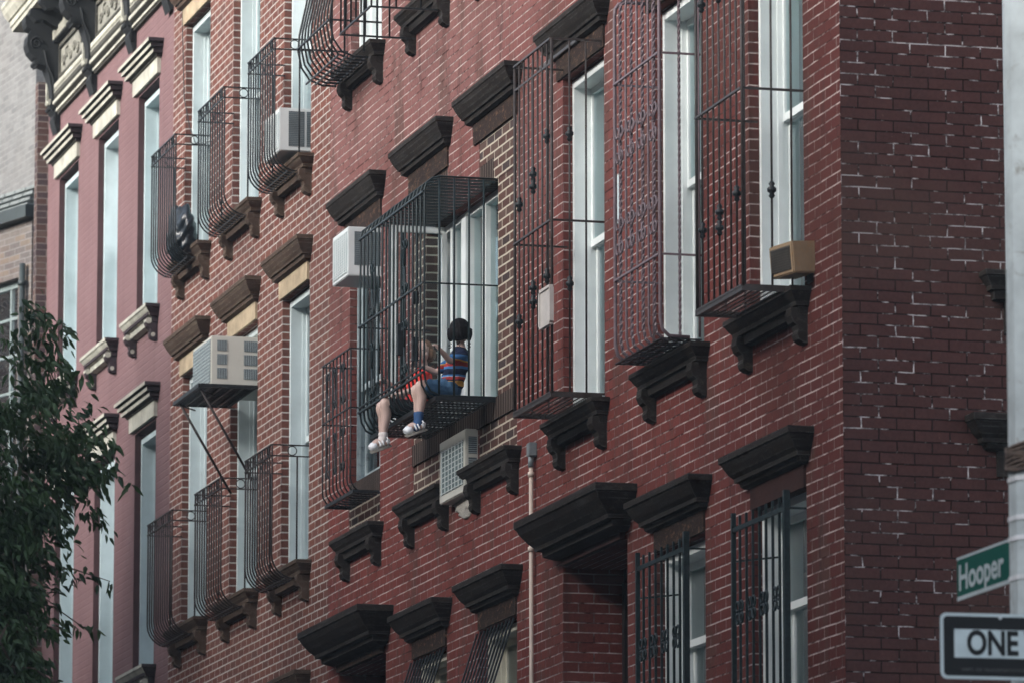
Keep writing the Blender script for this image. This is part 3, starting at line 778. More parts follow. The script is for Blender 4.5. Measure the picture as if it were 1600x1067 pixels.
# brown brick neighbour, set at an angle where the street bends
ang = math.radians(19)
def rot(p, o=(-62.1, .18)):
    x, y, z = p; c, s = math.cos(ang), math.sin(ang)
    return (o[0]+x*c-y*s, o[1]+x*s+y*c, z)
far = thing('slate_roofed_house', 'grey brown brick house with a dark gutter and slate roof edge', 'building', (-62.1, .18, 0))
ops = [(-1.75, -.30, 9.9, 12.83), (-1.75, -.30, 6.4, 9.0)]
m = MB(); wall(m, -6, 0, ZB, 13.45, ops, y=0, depth=.25); m.quad((0, 0, ZB), (0, 4, ZB), (0, 4, 13.45), (0, 0, 13.45)); m.quad((-6, 4, ZB), (0, 4, ZB), (0, 4, 13.45), (-6, 4, 13.45))
m.v = [rot(v) for v in m.v]; m.build('wall', M['far_brick'], far)
m = MB()
for r in range(4):
    for k in range(26):
        x = -6+k*.24+(.12 if r % 2 else 0); z = 13.60+r*.10; y = -.06+r*.10
        if x+.22 > .12-r*.10: continue
        m.box(x, x+.225, y, y+.14, z, z+.035)
m.box(-6, .02, .02, 3, 13.5, 13.61); m.v = [rot(v) for v in m.v]; m.build('roof', M['slate'], far)
m = MB(); m.box(-6, .06, -.12, .10, 13.46, 13.60); m.v = [rot(v) for v in m.v]; m.build('gutter', M['gutter'], far)
for (a, b, c, d) in ops:
    f = MB(); y = .10
    f.box(a, b, y, y+.06, c, c+.06); f.box(a, b, y, y+.06, d-.08, d); f.box(a, a+.07, y, y+.06, c+.06, d-.08); f.box(b-.07, b, y, y+.06, c+.06, d-.08)
    for k in range(1, 4): f.box(a+(b-a)*k/4-.018, a+(b-a)*k/4+.018, y+.01, y+.05, c+.06, d-.08)
    for k in range(1, 7): f.box(a+.07, b-.07, y+.012, y+.048, c+(d-c)*k/7-.015, c+(d-c)*k/7+.015)
    f.v = [rot(v) for v in f.v]; fo = f.build('window', M['far_frame'], far)
    p = MB(); p.quad((a, y+.03, c), (b, y+.03, c), (b, y+.03, d), (a, y+.03, d)); p.v = [rot(v) for v in p.v]; p.build('pane', M['glass'], fo)
    p = MB(); p.quad((a-.02, y+.2, c), (b+.02, y+.2, c), (b+.02, y+.2, d), (a-.02, y+.2, d)); p.v = [rot(v) for v in p.v]; p.build('curtain', M['curtain'], fo)
dp = MB(); dp.tube([rot((-.10, -.06, 3)), rot((-.10, -.06, 12.95))], .035, 8)
for zz in (5, 7, 9, 11, 12.7): dp.tube([rot((-.10, -.06, zz)), rot((-.10, -.06, zz+.06))], .048, 8)
tag(dp.build('drain_pipe', M['gutter'], loc=rot((-.10, -.06, 3))), 'thin black drain pipe on the brown brick house at the far left', 'pipe')
pale = thing('pale_brick_building', 'tall pale grey brick building rising behind the slate roof', 'building', (-75, 1, 0))
m = MB(); m.box(-95, -63, .36, 12, ZB, 26)
a2 = math.radians(7); c2, s2 = math.cos(a2), math.sin(a2)
m.v = [(-63+(x+63)*c2-(y-.36)*s2, .36+(x+63)*s2+(y-.36)*c2, z) for x, y, z in m.v]
m.build('wall', M['pale_brick'], pale)

# ================================================================== WINDOW GUARDS
def yat(prof, z):
    """front y of a bar profile at height z"""
    for (y0, z0), (y1, z1) in zip(prof, prof[1:]):
        if min(z0, z1)-1e-6 <= z <= max(z0, z1)+1e-6 and abs(z1-z0) > 1e-6:
            return y0+(y1-y0)*(z-z0)/(z1-z0)
    return prof[0][0]

def belly(depth, zt, zb, r=.2, yend=-.13, top=None, zend=None):
    """bars straight down then curving back to the wall"""
    p = [(-depth, zt)] if top is None else top+[(-depth, zt-.25)]
    for k in range(7):
        a = k/6*math.pi/2
        p.append((-depth+r-r*math.cos(a), zb+r-r*math.sin(a)))
    p.append((yend, zb if zend is None else zend))
    return p

def knuckle(mb, x, y, z, s=1.0):
    for dz, r in ((-.030, .008), (-.022, .016), (-.012, .010), (0, .022), (.012, .010), (.022, .016), (.030, .008)): pass
    rr = [.007, .016, .010, .022, .022, .010, .016, .007]; zz = [-.042, -.030, -.018, -.008, .008, .018, .030, .042]
    mb.tube([(x, y, z+a*s) for a in zz], [r*s for r in rr], 8)

def scroll(mb, x, y, z, h, w, r=.006, vert=True):
    """pair of C scrolls forming a lyre in the plane y"""
    for sg in (-1, 1):
        for tb in (-1, 1):
            pts = []
            for t in range(15):
                an = t/14*math.pi*1.75; rad = w*.5*(1-t/22)
                pts.append((x+sg*(w*.5-rad*math.cos(an)*.9)*.9, y, z+tb*(h*.5-w*.5+rad*math.sin(an))))
            mb.tube([(x, y, z)]+pts, r, 5)

def guard(name, label, mat, x0, x1, prof, rails, nb, br=.0065, rr=.008, side_y=(), side_z=None, far_side=True, group='window guards on the row houses', grate=None, wallrails=(), twist=False, post=None, flat=False):
    m = M[mat]
    g_ = thing(name, label, 'window guard', ((x0+x1)/2, 0, prof[-1][1]), group)
    for k in range(nb):
        x = x0+(x1-x0)*k/(nb-1)
        b = MB(); pts = [(x, y, z) for y, z in prof]
        if twist and k % 2 == 1:
            full = []
            for p, q in zip(pts, pts[1:]):
                L = (Vector(q)-Vector(p)).length; n = max(1, int(L/.022))
                full += [tuple(Vector(p).lerp(Vector(q), i/n)) for i in range(n)]
            full.append(pts[-1]); b.tube(full, br*1.45, 4, twist=.75)
        else:
            b.tube(pts, (post if post and k in (0, nb-1) else br), 6)
        b.build('bar', m, g_)
    for z in rails:
        y = yat(prof, z)
        r_ = MB()
        if flat: r_.box(x0, x1, y-rr, y+rr, z-rr*1.2, z+rr*1.2)
        else:
            r_.tube([(x0, .01, z), (x0, y-.008, z)], rr, 4); r_.tube([(x0, y-.008, z), (x1, y-.008, z)], rr, 4); r_.tube([(x1, y-.008, z), (x1, .01, z)], rr, 4)
        r_.build('rail', m, g_)
    zs = side_z or (rails[0], rails[-1])
    for y in side_y:
        for x in ((x0, x1) if far_side else (x1,)):
            b = MB(); b.tube([(x, y, zs[0]), (x, y, zs[1])], br, 6); b.build('bar', m, g_)
    if grate:
        z, ya, yb, nx, ny = grate
        b = MB()
        for k in range(nx): xx = x0+(x1-x0)*k/(nx-1); b.box(xx-.003, xx+.003, ya, yb, z-.003, z)
        for k in range(ny): yy = ya+(yb-ya)*k/(ny-1); b.box(x0, x1, yy-.006, yy+.006, z-.0035, z+.0005)
        b.box(x0-.01, x1+.01, ya-.012, ya+.004, z-.02, z+.008); b.box(x0-.012, x0+.004, ya, yb, z-.019, z+.007); b.box(x1-.004, x1+.012, ya, yb, z-.019, z+.007)
        b.build('floor_grate', m, g_)
    return g_

def ringband(g_, mat, x0, x1, y, z0, z1):
    """rings between the two top rails: four along the front, one at each end"""
    r = (z1-z0)/2-.008; zc = (z0+z1)/2
    for k in range(4):
        xc = x0+(x1-x0)*(k+.5)/4; m = MB()
        m.tube([(xc+r*math.cos(t/14*2*math.pi), y, zc+r*math.sin(t/14*2*math.pi)) for t in range(14)], .005, 5, closed=True); m.build('ring_ornament', M[mat], g_)
    for xx in (x0, x1):
        m = MB(); m.tube([(xx, y/2+.02+r*math.cos(t/14*2*math.pi), zc+r*math.sin(t/14*2*math.pi)) for t in range(14)], .005, 5, closed=True); m.build('ring_ornament', M[mat], g_)

OL = ['leftmost', 'middle', 'rightmost']
for row, (zt, zb, sz) in enumerate(((12.305, 11.14, 11.28), (8.75, 7.60, 7.76))):
    for i, (a, b) in enumerate(OW):
        lab = ('curved black iron guard on the upper floor of the orange brick house, ' if row == 0 else 'curved black iron guard below the boxy shelf air conditioner row, ')
        lab = [['curved iron guard holding a black bag, top floor of orange brick house', 'curved iron guard of the middle top-floor window, orange brick house', 'curved iron guard round the small air conditioner, orange brick house'],
               ['curved rust-dark iron guard at lower left window beside the pink house', 'curved iron guard of lower middle window, under the shelf air conditioner', 'curved iron guard of lower right window nearest the red building']][row][i]
        x0, x1 = a+.02, b+.01; mt = 'iron' if row == 0 else 'iron_rust'
        pr = belly(.32, zt, zb, r=.20, yend=-.125, zend=zb+.005)
        g_ = guard('window_guard', lab, mt, x0, x1, pr, [zt, zt-.095], 12, br=.0078, rr=.008, side_y=(-.10,), side_z=(zt-.095, sz), group='curved window guards on the orange brick house')
        ringband(g_, mt, x0, x1, -.328, zt-.095, zt)
        r_ = MB(); r_.tube([(x0, -.2, zb+.002), (x1, -.2, zb+.002)], .006, 4); r_.tube([(x0, -.14, zb+.004), (x1, -.14, zb+.004)], .006, 4)
        r_.build('rail', M[mt], g_)
# lower guard on window A
pr = belly(.25, 9.165, 7.99, r=.12, yend=-.0, zend=7.99)
ga = guard('window_guard', 'small dark box guard low on the leftmost window of the red building', 'iron', A[0]+.1, A[1]+.01, pr, [9.165, 8.68], 9, rr=.008, side_y=(-.05, -.17), grate=(8.0, -.22, -.01, 12, 7))
for k in range(3):
    x = A[0]+.27+k*.28
    m = MB(); scroll(m, x, -.25, 8.92, .34, .09); m.build('scroll', M['iron'], ga)
    m = MB(); scroll(m, x, -.25, 8.38, .36, .09); m.build('scroll', M['iron'], ga)

# the big guard the children sit in
bx0, bx1 = -42.93, -40.845; dpt = .56; rC = .10; zt, zb = 9.87, 8.205
prof = [(-.0, zt), (-dpt+.12, zt), (-dpt+.06, zt-.015), (-dpt+.015, zt-.05), (-dpt, zt-.10), (-dpt, 8.38), (-dpt+.012, 8.30), (-dpt+.05, 8.235), (-dpt+.12, zb), (-.0, zb)]
big = thing('window_guard', 'large dark iron cage guard with a slatted roof that the two children sit in', 'window guard', ((bx0+bx1)/2, 0, 8.2), 'window guards on the red building')
nb = 18
for k in range(nb):
    x = bx0+(bx1-bx0)*k/(nb-1); b = MB(); b.tube([(x, y, z) for y, z in prof], .0085, 6); b.build('bar', M['iron_teal'], big)
for k in range(nb-1):
    for f_ in (.33, .67):
        x = bx0+(bx1-bx0)*(k+f_)/(nb-1); b = MB(); b.box(x-.004, x+.004, -.44, -.0, zt-.014, zt-.004); b.build('roof_slat', M['iron_teal'], big)
def rail(z, r=.010, y=-dpt-.012, sides=True):
    b = MB(); b.tube([(bx0-.01, y, z), (bx1+.01, y, z)], r, 4)
    if sides:
        b.tube([(bx1+.008, y, z), (bx1+.008, .01, z)], r*.8, 4); b.tube([(bx0-.008, y, z), (bx0-.008, .01, z)], r*.8, 4)
    b.build('rail', M['iron_teal'], big)
rail(9.75, sides=False); rail(9.052); rail(8.375, .011, sides=False); rail(8.415, .007, sides=False)
for x in (bx0, bx1):
    for y in (-.445, -.33, -.215, -.10):
        b = MB(); b.tube([(x, y, 8.205), (x, y, zt)], .0085, 6); b.build('bar', M['iron_teal'], big)
b = MB()
for k in range(26): x = bx0+(bx1-bx0)*k/25; b.box(x-.004, x+.004, -.46, -.0, 8.190, 8.193)
for k in range(14): y = -.45+k*.0335; b.box(bx0, bx1, y-.006, y+.006, 8.191, 8.194)
b.box(bx0-.01, bx1+.01, -.475, -.455, 8.168, 8.20); b.box(bx1-.004, bx1+.014, -.455, 0, 8.168, 8.20)
b.build('floor_grate', M['iron'], big)
for x, z in ((-42.5, 9.28), (-42.5, 8.66), (-41.45, 9.28), (-41.45, 8.66)):
    m = MB(); scroll(m, x, -dpt-.006, z, .42, .10, .008); m.build('scroll', M['iron_teal'], big)
for xa, xb, za, zb_ in ((-41.62, -41.56, 8.62, 8.86), (-41.13, -41.09, 8.93, 9.03), (-41.13, -41.09, 8.50, 8.68)):
    m = MB(); m.bbox(xa, xb, -dpt-.03, -dpt+.02, za, zb_, .004); m.build('latch_plate', M['iron'], big)

# guard D: square cage with knuckled bars
pr = [(-.38, 10.30), (-.38, 7.76)]
gd = guard('window_guard', 'tall brown iron box guard with ball knuckles and a beige plaque tied on it', 'iron_brown', -38.88, -37.87, pr, [10.30, 9.00, 7.78], 9, br=.0075, rr=.010, side_y=(-.25, -.13), grate=(7.765, -.38, -.02, 22, 9), group='window guards on the red building', post=.011)
xs_ = [-38.88+1.01*k/8 for k in range(9)]
for k, z in ((1, 9.27), (1, 8.42), (4, 9.42), (4, 9.33), (4, 8.60), (4, 8.50), (7, 9.62), (7, 8.62)): m = MB(); knuckle(m, xs_[k], -.38, z, 1.3); m.build('knuckle', M['iron'], gd)
for y, z in ((-.25, 9.62), (-.25, 8.55)): m = MB(); knuckle(m, -37.87, y, z, 1.3); m.build('knuckle', M['iron'], gd)
m = MB(); m.box(-38.88, -37.87, -.385, -.375, 10.12, 10.135); m.build('brace', M['iron_brown'], gd)
m = MB(); m.box(-38.88, -37.87, -.20, -.19, 10.29, 10.31); m.build('brace', M['iron_brown'], gd)
pl = MB(); pl.bbox(-38.11, -37.80, -.405, -.395, 8.25, 8.53, .02)
tag(pl.build('plaque', M['plaque'], loc=(-37.95, -.4, 8.25)), 'blank beige plaque fixed to the bars of the brown iron guard', 'plaque')

# guard E: mauve ornate guard with twisted bars
pr = [(-.08, 10.27), (-.22, 10.27), (-.27, 10.255), (-.295, 10.22), (-.30, 10.16), (-.30, 7.90), (-.285, 7.83), (-.24, 7.79), (-.10, 7.785)]
ge = guard('window_guard', 'mauve grey ornate guard of twisted bars and curls on the red building', 'iron_mauve', -36.53, -35.45, pr, [9.69, 8.335], 9, br=.0085, rr=.0095, side_y=(-.03,), side_z=(10.27, 7.79), twist=True, group='window guards on the red building', post=.013)
b = MB(); full = [(-35.45, -.165, 7.79+k*.022) for k in range(113)]; b.tube(full, .011, 4, twist=.75); b.build('bar', M['iron_mauve'], ge)
for zc in (9.25, 8.62):
    for k in range(4):
        x = -36.40+k*.27; m = MB()
        scroll(m, x, -.305, zc, .26, .11, .007)
        m.tube([(x-.02, -.305, zc), (x+.135, -.305, zc+.09)], .006, 5)
        m.build('scroll', M['iron_mauve'], ge)
m = MB()
m.box(-36.53, -35.45, -.30, -.02, 7.765, 7.768)
for k in range(14):
    x = -36.53+1.08*k/13; m.box(x-.012, x+.012, -.30, -.02, 7.768, 7.776)
for k in range(5):
    y = -.29+k*.065; m.box(-36.53, -35.45, y-.010, y+.010, 7.7685, 7.7765)
m.v = m.v[8:]; m.f = [tuple(i-8 for i in f) for f in m.f[6:]]; m.m = m.m[6:]; m.sm = m.sm[6:]
m.build('floor_grate', M['iron'], ge)
m = MB(); m.box(-36.46, -36.41, -.305, -.30, 8.72, 9.05); m.build('strip', M['sign_white'], ge)

# guard F
pr = [(-.40, 10.30), (-.40, 7.73)]
gf = guard('window_guard', 'tall brown iron box guard nearest the corner, tan box beside its foot', 'iron_brown', -34.27, -33.28, pr, [10.3, 9.0, 7.75], 9, br=.0075, rr=.010, side_y=(-.21, -.08), grate=(7.735, -.40, -.02, 24, 10), group='window guards on the red building', post=.011)
xs_ = [-34.27+.99*k/8 for k in range(9)]
for k, z in ((1, 9.72), (1, 8.25), (4, 9.78), (4, 9.70), (4, 8.30), (4, 8.20), (7, 8.35), (7, 9.8)): m = MB(); knuckle(m, xs_[k], -.40, z, 1.25); m.build('knuckle', M['iron'], gf)
for z in (8.36, 9.85): m = MB(); knuckle(m, -33.28, -.21, z, 1.3); m.build('knuckle', M['iron'], gf)

# third floor guards, feet only in view
top = [(-.22, 14.0), (-.28, 12.9)]
pr = top+[(-.36, 12.3), (-.42, 12.02), (-.43, 11.88), (-.40, 11.74), (-.33, 11.64), (-.22, 11.60), (-.10, 11.60)]
g3 = guard('window_guard', 'bulging black iron guard at the top edge above the air conditioner', 'iron', -45.80, -44.62, pr, [13.9, 11.9], 11, br=.009, rr=.010, side_y=(-.03, -.14), side_z=(13.9, 11.65), group='window guards on the red building')
m = MB()
for y in (-.36, -.28, -.2, -.12): m.tube([(-45.8, y, 11.603), (-44.62, y, 11.603)], .009, 4)
m.build('rail', M['iron'], g3)
pr = [(-.62, 13.9), (-.62, 11.50)]
g3 = guard('window_guard', 'black iron balcony guard at the top edge over the second window', 'iron', -43.4, -42.35, pr, [13.9, 11.82, 11.50], 7, br=.008, rr=.010, side_y=(-.42, -.22), group='window guards on the red building')
pr = [(-.5, 13.9), (-.5, 11.8)]

# ground floor guards
for (a, b, lab) in ((B[0], B[1], 'slanting dark bars over ground floor window left of the narrow pair'), (C[0], C[1], 'slanting dark bars over ground floor window beside the beige pipe')):
    pr = [(-.02, 6.48), (-.30, 5.6), (-.42, 5.0), (-.42, 3.7)]
    g_ = guard('window_guard', lab, 'iron', a+.03, b-.02, pr, [5.0], 11, br=.008, side_y=(), group='window guards on the red building')
for (a, b, lab) in ((E_[0], E_[1], 'flat dark green iron guard on the ground floor window by the doorway'), (F[0], F[1], 'flat dark green iron guard on the ground floor window nearest the corner')):
    x0, x1 = a+.03, b-.01; y = -.13; zt = 6.50 if a == E_[0] else 6.48
    g_ = thing('window_guard', lab, 'window guard', ((x0+x1)/2, 0, 3.7), 'window guards on the red building')
    for k in range(9):
        x = x0+(x1-x0)*k/8; big_ = k in (0, 8)
        m = MB(); r = .019 if k == 8 else (.014 if k == 0 else .0075); t = zt if big_ else zt-.03
        m.box(x-r, x+r, y-r, y+r, 3.7, t); m.build('bar', M['iron_teal'], g_)
    for z in (zt-.11, 5.0):
        m = MB(); m.box(x0, x1, y-.010, y+.010, z-.014, z+.014); m.tube([(x1, y, z), (x1, .1, z)], .009, 4); m.tube([(x0, y, z-.2), (x0+.3, .08, z-.2)], .008, 4); m.build('rail', M['iron_teal'], g_)
    for k in range(4): m = MB(); scroll(m, x0+.15+k*.26, y-.008, 5.83, .16, .10, .008); m.build('scroll', M['iron_teal'], g_)

# ================================================================== AIR CONDITIONERS
def louvers(mb, X, y0, y1, z0, z1, n, t=.004):
    for k in range(n):
        y = y0+(y1-y0)*(k+.5)/n; mb.box(X, X+.004, y-t/2, y+t/2, z0, z1)
# large beige unit on an iron shelf
ac = thing('air_conditioner', 'large beige air conditioner resting on an iron shelf bracket', 'air conditioner', (-49.8, -.2, 9.6), 'air conditioners')
x0, x1, y0, y1, z0, z1 = -50.22, -49.42, -.40, .30, 9.60, 10.05
m = MB(); m.bbox(x0, x1, y0, y1, z0, z1, .008); bd = m.build('casing', M['ac_beige'], ac)
for (ya, yb, n) in ((-.345, -.255, 6), (-.10, .20, 18)):
    for k in range(3):
        za = z0+.065+k*.125
        m = MB(); m.box(x1+.0005, x1+.004, ya, yb, za, za+.095); v_ = m.build('side_vent', M['ac_dark'], ac)
        m = MB(); louvers(m, x1+.002, ya, yb, za, za+.095, n); m.build('louvre', M['ac_grille'], v_)
m = MB(); m.box(x0+.03, x1-.03, y0-.004, y0+.001, z0+.03, z1-.03); m.build('condenser', M['ac_dark'], ac)
m = MB()
for k in range(12): z = z0+.05+k*(z1-z0-.1)/11; m.box(x0+.03, x1-.03, y0-.009, y0-.004, z-.004, z+.004)
for k in range(14): x = x0+.05+k*(x1-x0-.1)/13; m.box(x-.003, x+.003, y0-.010, y0-.003, z0+.03, z1-.03)
m.build('grille', M['ac_grille'], ac)
sh = thing('shelf_bracket', 'black iron grate shelf with two diagonal struts under the beige unit', 'bracket', (-49.9, 0, 9.55))
m = MB(); X0, X1, Y0 = -50.45, -49.30, -.52
for k in range(22): x = X0+(X1-X0)*k/21; m.box(x-.007, x+.007, Y0, .0, 9.575, 9.590)
for k in range(6): y = Y0+k*.1; m.box(X0, X1, y-.008, y+.008, 9.562, 9.575)
m.box(X0, X1, Y0-.02, Y0, 9.56, 9.593); m.box(X1, X1+.015, Y0, 0, 9.56, 9.593); m.box(X0-.015, X0, Y0, 0, 9.56, 9.593); m.build('grate', M['iron'], sh)
for x in (-50.30, -49.40):
    m = MB(); m.tube([(x, -.50, 9.56), (x-.0, -.02, 8.75)], .013, 5); m.tube([(x, -.52, 9.55), (x-.3, -.3, 9.55)], .008, 4); m.build('strut', M['iron_rust'], sh)

def small_ac(label, x0, x1, y0, y1, z0, z1, mat, vents, n=16, frame=.028, group='air conditioners', cond='ac_grille'):
    ac = thing('air_conditioner', label, 'air conditioner', ((x0+x1)/2, y0/2, z0), group)
    m = MB(); m.bbox(x0, x1, y0, y1, z0, z1, .007); m.build('casing', M[mat], ac)
    m = MB(); m.box(x0+frame, x1-frame, y0-.003, y0+.001, z0+frame, z1-frame*1.3); m.build('condenser', M[cond], ac)
    m = MB()
    for k in range(n): z = z0+frame+.01+k*(z1-z0-2.3*frame-.02)/(n-1); m.box(x0+frame, x1-frame, y0-.008, y0-.003, z-.003, z+.003)
    for k in range(7): x = x0+frame+.03+k*(x1-x0-2*frame-.06)/6; m.box(x-.004, x+.004, y0-.009, y0-.002, z0+frame, z1-frame*1.3)
    m.build('grille', M['ac_white'], ac)
    for (ya, yb, za, zb) in vents:
        m = MB(); m.box(x1+.0005, x1+.003, ya, yb, za, zb); v = m.build('side_vent', M['ac_dark'], ac)
        m = MB()
        for k in range(int((zb-za)/.016)): z = za+.008+k*.016; m.box(x1+.001, x1+.005, ya, yb, z-.003, z+.002)
        m.build('louvre', M['ac_grille'] if mat != 'ac_white' else M['grey_box'], ac)
    return ac
small_ac('white air conditioner sticking out under the leftmost black lintel of the red building', -45.27, -44.72, -.245, .25, 9.79, 10.20, 'ac_white', [(-.19, .1, 9.88, 10.16)])
small_ac('white air conditioner built into the brown brick below the big cage guard', -42.20, -41.40, -.10, .20, 7.57, 8.05, 'ac_beige', [(-.075, -.01, 7.86, 7.99), (-.075, -.01, 7.66, 7.83)], frame=.06, n=9, cond='ac_fins')
small_ac('small white air conditioner standing inside a curved guard, top floor', -47.95, -47.32, -.25, .25, 11.34, 11.72, 'ac_white', [(-.17, -.03, 11.38, 11.69), (-.01, .2, 11.38, 11.69)])

# ================================================================== SMALL THINGS ON THE WALLS
tb = thing('wall_speaker', 'small tan box with a dark grille fixed beside the corner window', 'speaker', (-33.2, 0, 7.9))
m = MB(); m.bbox(-.14, .14, -.09, .09, -.10, .10, .008)
R = Matrix.Rotation(math.radians(13), 4, 'Z') @ Matrix.Rotation(math.radians(5), 4, 'X')
T = Matrix.Translation((-33.19, -.10, 7.905)) @ R
m.v = [tuple(T @ Vector(v)) for v in m.v]; m.build('housing', M['tan_box'], tb)
m = MB(); m.box(-.115, .115, -.094, -.088, -.075, .075)
for k in range(9): z = -.065+k*.016; m.box(-.112, .112, -.100, -.093, z-.002, z+.003)
m.v = [tuple(T @ Vector(v)) for v in m.v]; m.build('grille', M['box_grille'], tb)
m = MB(); m.tube([(-33.15, 0.0, 7.90), (-33.17, -.06, 7.86)], .015, 6); m.box(-33.2, -33.1, -.012, 0.002, 7.76, 7.93); m.build('mount', M['iron_rust'], tb)

m = MB(); m.tube([(-39.72, -.035, 3.0), (-39.715, -.033, 5.4), (-39.72, -.035, 7.6)], .016, 8)
for z in (4.2, 5.6, 6.9, 7.45): m.tube([(-39.72, -.035, z), (-39.72, -.035, z+.035)], .024, 8)
tag(m.build('conduit_pipe', M['beige_pipe'], loc=(-39.72, -.035, 3.0)), 'thin vertical beige conduit pipe running down the red brick wall', 'pipe')
m = MB(); m.bbox(-39.76, -39.68, -.06, -.0, 7.60, 7.70, .005); m.tube([(-39.72, -.035, 7.52), (-39.72, -.035, 7.61)], .022, 8)
tag(m.build('junction_box', M['grey_box'], loc=(-39.72, -.03, 7.6)), 'small grey junction box at the top of the beige pipe', 'box')
m = MB()
pts = [(-52.75, -.02, 13.75), (-52.62, -.02, 12.9), (-52.3, -.03, 12.55), (-51.9, -.05, 12.3), (-51.5, -.05, 12.22), (-51.2, -.03, 12.2)]
m.tube(pts, .005, 5); tag(m.build('cable', M['black'], loc=(-52, 0, 12.2)), 'thin dark cable sagging across the orange brick at the top left', 'cable')
# rubbish bag
bm = bmesh.new(); bmesh.ops.create_icosphere(bm, subdivisions=4, radius=1)
for v in bm.verts:
    q = v.co.copy(); k = 1+.10*math.sin(q.x*6+q.z*4)+.07*math.sin(q.z*11-q.y*9)+.05*math.sin(q.x*17+q.y*13)
    if q.z > .75: k *= 1.15
    v.co = Vector((-52.0+q.x*.36*k, -.16+q.y*.125*min(k, 1.1), 11.44+q.z*.25*k))
m = MB(); m.addbm(bm, True); bm.free()
tag(m.build('rubbish_bag', M['bag'], loc=(-52.0, -.16, 11.2)), 'shiny black plastic bag stuffed inside the leftmost curved guard', 'bag')

# ================================================================== LAMP POST AND SIGNS
px, py = -24.93, -1.545
pole = thing('street_pole', 'pale grey faceted street pole at the right edge holding the signs', 'pole', (px, py, 0))
m = MB(); n = 8
zs = [(0, .17), (.5, .17), (.55, .15), (9.5, .128), (12, .12)]
m.tube([(px, py, z) for z, r in zs], [r for z, r in zs], 8, smooth=False); m.build('shaft', M['pole'], pole)
for z in (5.345, 5.16, 5.065, 4.88):
    m = MB(); m.tube([(px, py, z-.011), (px, py, z+.011)], .1445, 8, smooth=False); m.build('strap', M['strap'], pole)
m = MB()
for k in range(9): m.tube([(px+.147*math.cos(t/16*2*math.pi), py+.147*math.sin(t/16*2*math.pi), 5.39+k*.0135+.01*math.sin(t*1.3+k)) for t in range(16)], .010, 5, closed=True)
m.build('tape_wrap', M['cord'], pole)

def text_mesh(body, size, cx, cz, sx=1.0, bold=0.0, align='CENTER'):
    cu = D.curves.new('lettering', 'FONT'); cu.body = body; cu.size = size; cu.align_x = align; cu.align_y = 'CENTER'
    cu.offset = bold; cu.extrude = 0
    o = D.objects.new('lettering', cu); COL.objects.link(o)
    bpy.context.view_layer.update()
    dg = bpy.context.evaluated_depsgraph_get(); me = D.meshes.new_from_object(o.evaluated_get(dg))
    vs = [(v.co.x*sx+cx, v.co.y+cz) for v in me.vertices]; fs = [tuple(p.vertices) for p in me.polygons]
    D.objects.remove(o); D.meshes.remove(me); D.curves.remove(cu)
    return vs, fs
def rrect(w, h, r, n=6):
    pts = []
    for cx, cz, a0 in ((w/2-r, h/2-r, 0), (-w/2+r, h/2-r, 90), (-w/2+r, -h/2+r, 180), (w/2-r, -h/2+r, 270)):
        for k in range(n+1):
            a = math.radians(a0+90*k/n); pts.append((cx+r*math.cos(a), cz+r*math.sin(a)))
    return pts
def plate(mb, pts, T, d0, d1):
    """outline in sign coordinates (u right, v up) extruded in depth, T maps (u,depth,v) to world"""
    k = len(pts); n = len(mb.v)
    mb.v += [tuple(T @ Vector((u, d0, v))) for u, v in pts]+[tuple(T @ Vector((u, d1, v))) for u, v in pts]
    mb.face(tuple(range(n, n+k))); mb.face(tuple(n+k+i for i in reversed(range(k))))
    for i in range(k): j = (i+1) % k; mb.face((n+i, n+k+i, n+k+j, n+j))
def lettering(mb, vf, T, d):
    vs, fs = vf; n = len(mb.v); mb.v += [tuple(T @ Vector((u, d, v))) for u, v in vs]
    for f in fs: mb.face(tuple(n+i for i in f))
# ONE WAY sign, facing the camera (normal +x): u runs along +y
W, H = .914, .306
uvec = Vector((math.sin(math.radians(3)), math.cos(math.radians(3)), 0)); nvec = Vector((uvec.y, -uvec.x, 0))
cen = Vector((-24.77, -2.094, 4.535))+uvec*W/2
T = Matrix(((uvec.x, -nvec.x, 0, cen.x), (uvec.y, -nvec.y, 0, cen.y), (0, 0, 1, cen.z), (0, 0, 0, 1)))
ow = thing('one_way_sign', 'black rectangular sign with a white arrow reading ONE WAY', 'sign', tuple(cen))
m = MB(); plate(m, rrect(W, H, .030), T, .0, .004); m.build('plate', M['sign_white'], ow)
m = MB(); plate(m, rrect(W-.030, H-.030, .020), T, -.0015, .0); m.build('black_field', M['sign_black'], ow)
m = MB(); hz = .066
arrow = [(-W/2+.066, -hz), (W/2-.25, -hz), (W/2-.25, -.115), (W/2-.04, 0), (W/2-.25, .115), (W/2-.25, hz), (-W/2+.066, hz)]
arrow = [(u, v+.012) for u, v in arrow]
plate(m, arrow, T, -.003, -.0015); m.build('arrow', M['sign_white'], ow)
m = MB(); lettering(m, text_mesh('ONE WAY', .155, -W/2+.125, .010, .76, .0052, 'LEFT'), T, -.0042); m.build('lettering', M['sign_black'], ow)
m = MB(); lettering(m, text_mesh('DEPT. OF TRANSPORTATION', .019, -.20, -.110, 1.25, .0002), T, -.0030); m.build('small_print', M['sign_dim'], ow)
m = MB(); bc = T @ Vector((0.02, .03, 0)); m.box(px-.02, px+.14, py-.03, py+.03, 4.5, 4.6); m.build('mount', M['sign_back'], ow)
for u_, v_ in ((.17, .125), (.17, -.125), (-.17, .135)):
    c0 = T @ Vector((u_, -.001, v_)); m = MB(); m.tube([c0, c0+nvec*.008], .009, 8); m.build('bolt', M['sign_back'], ow)
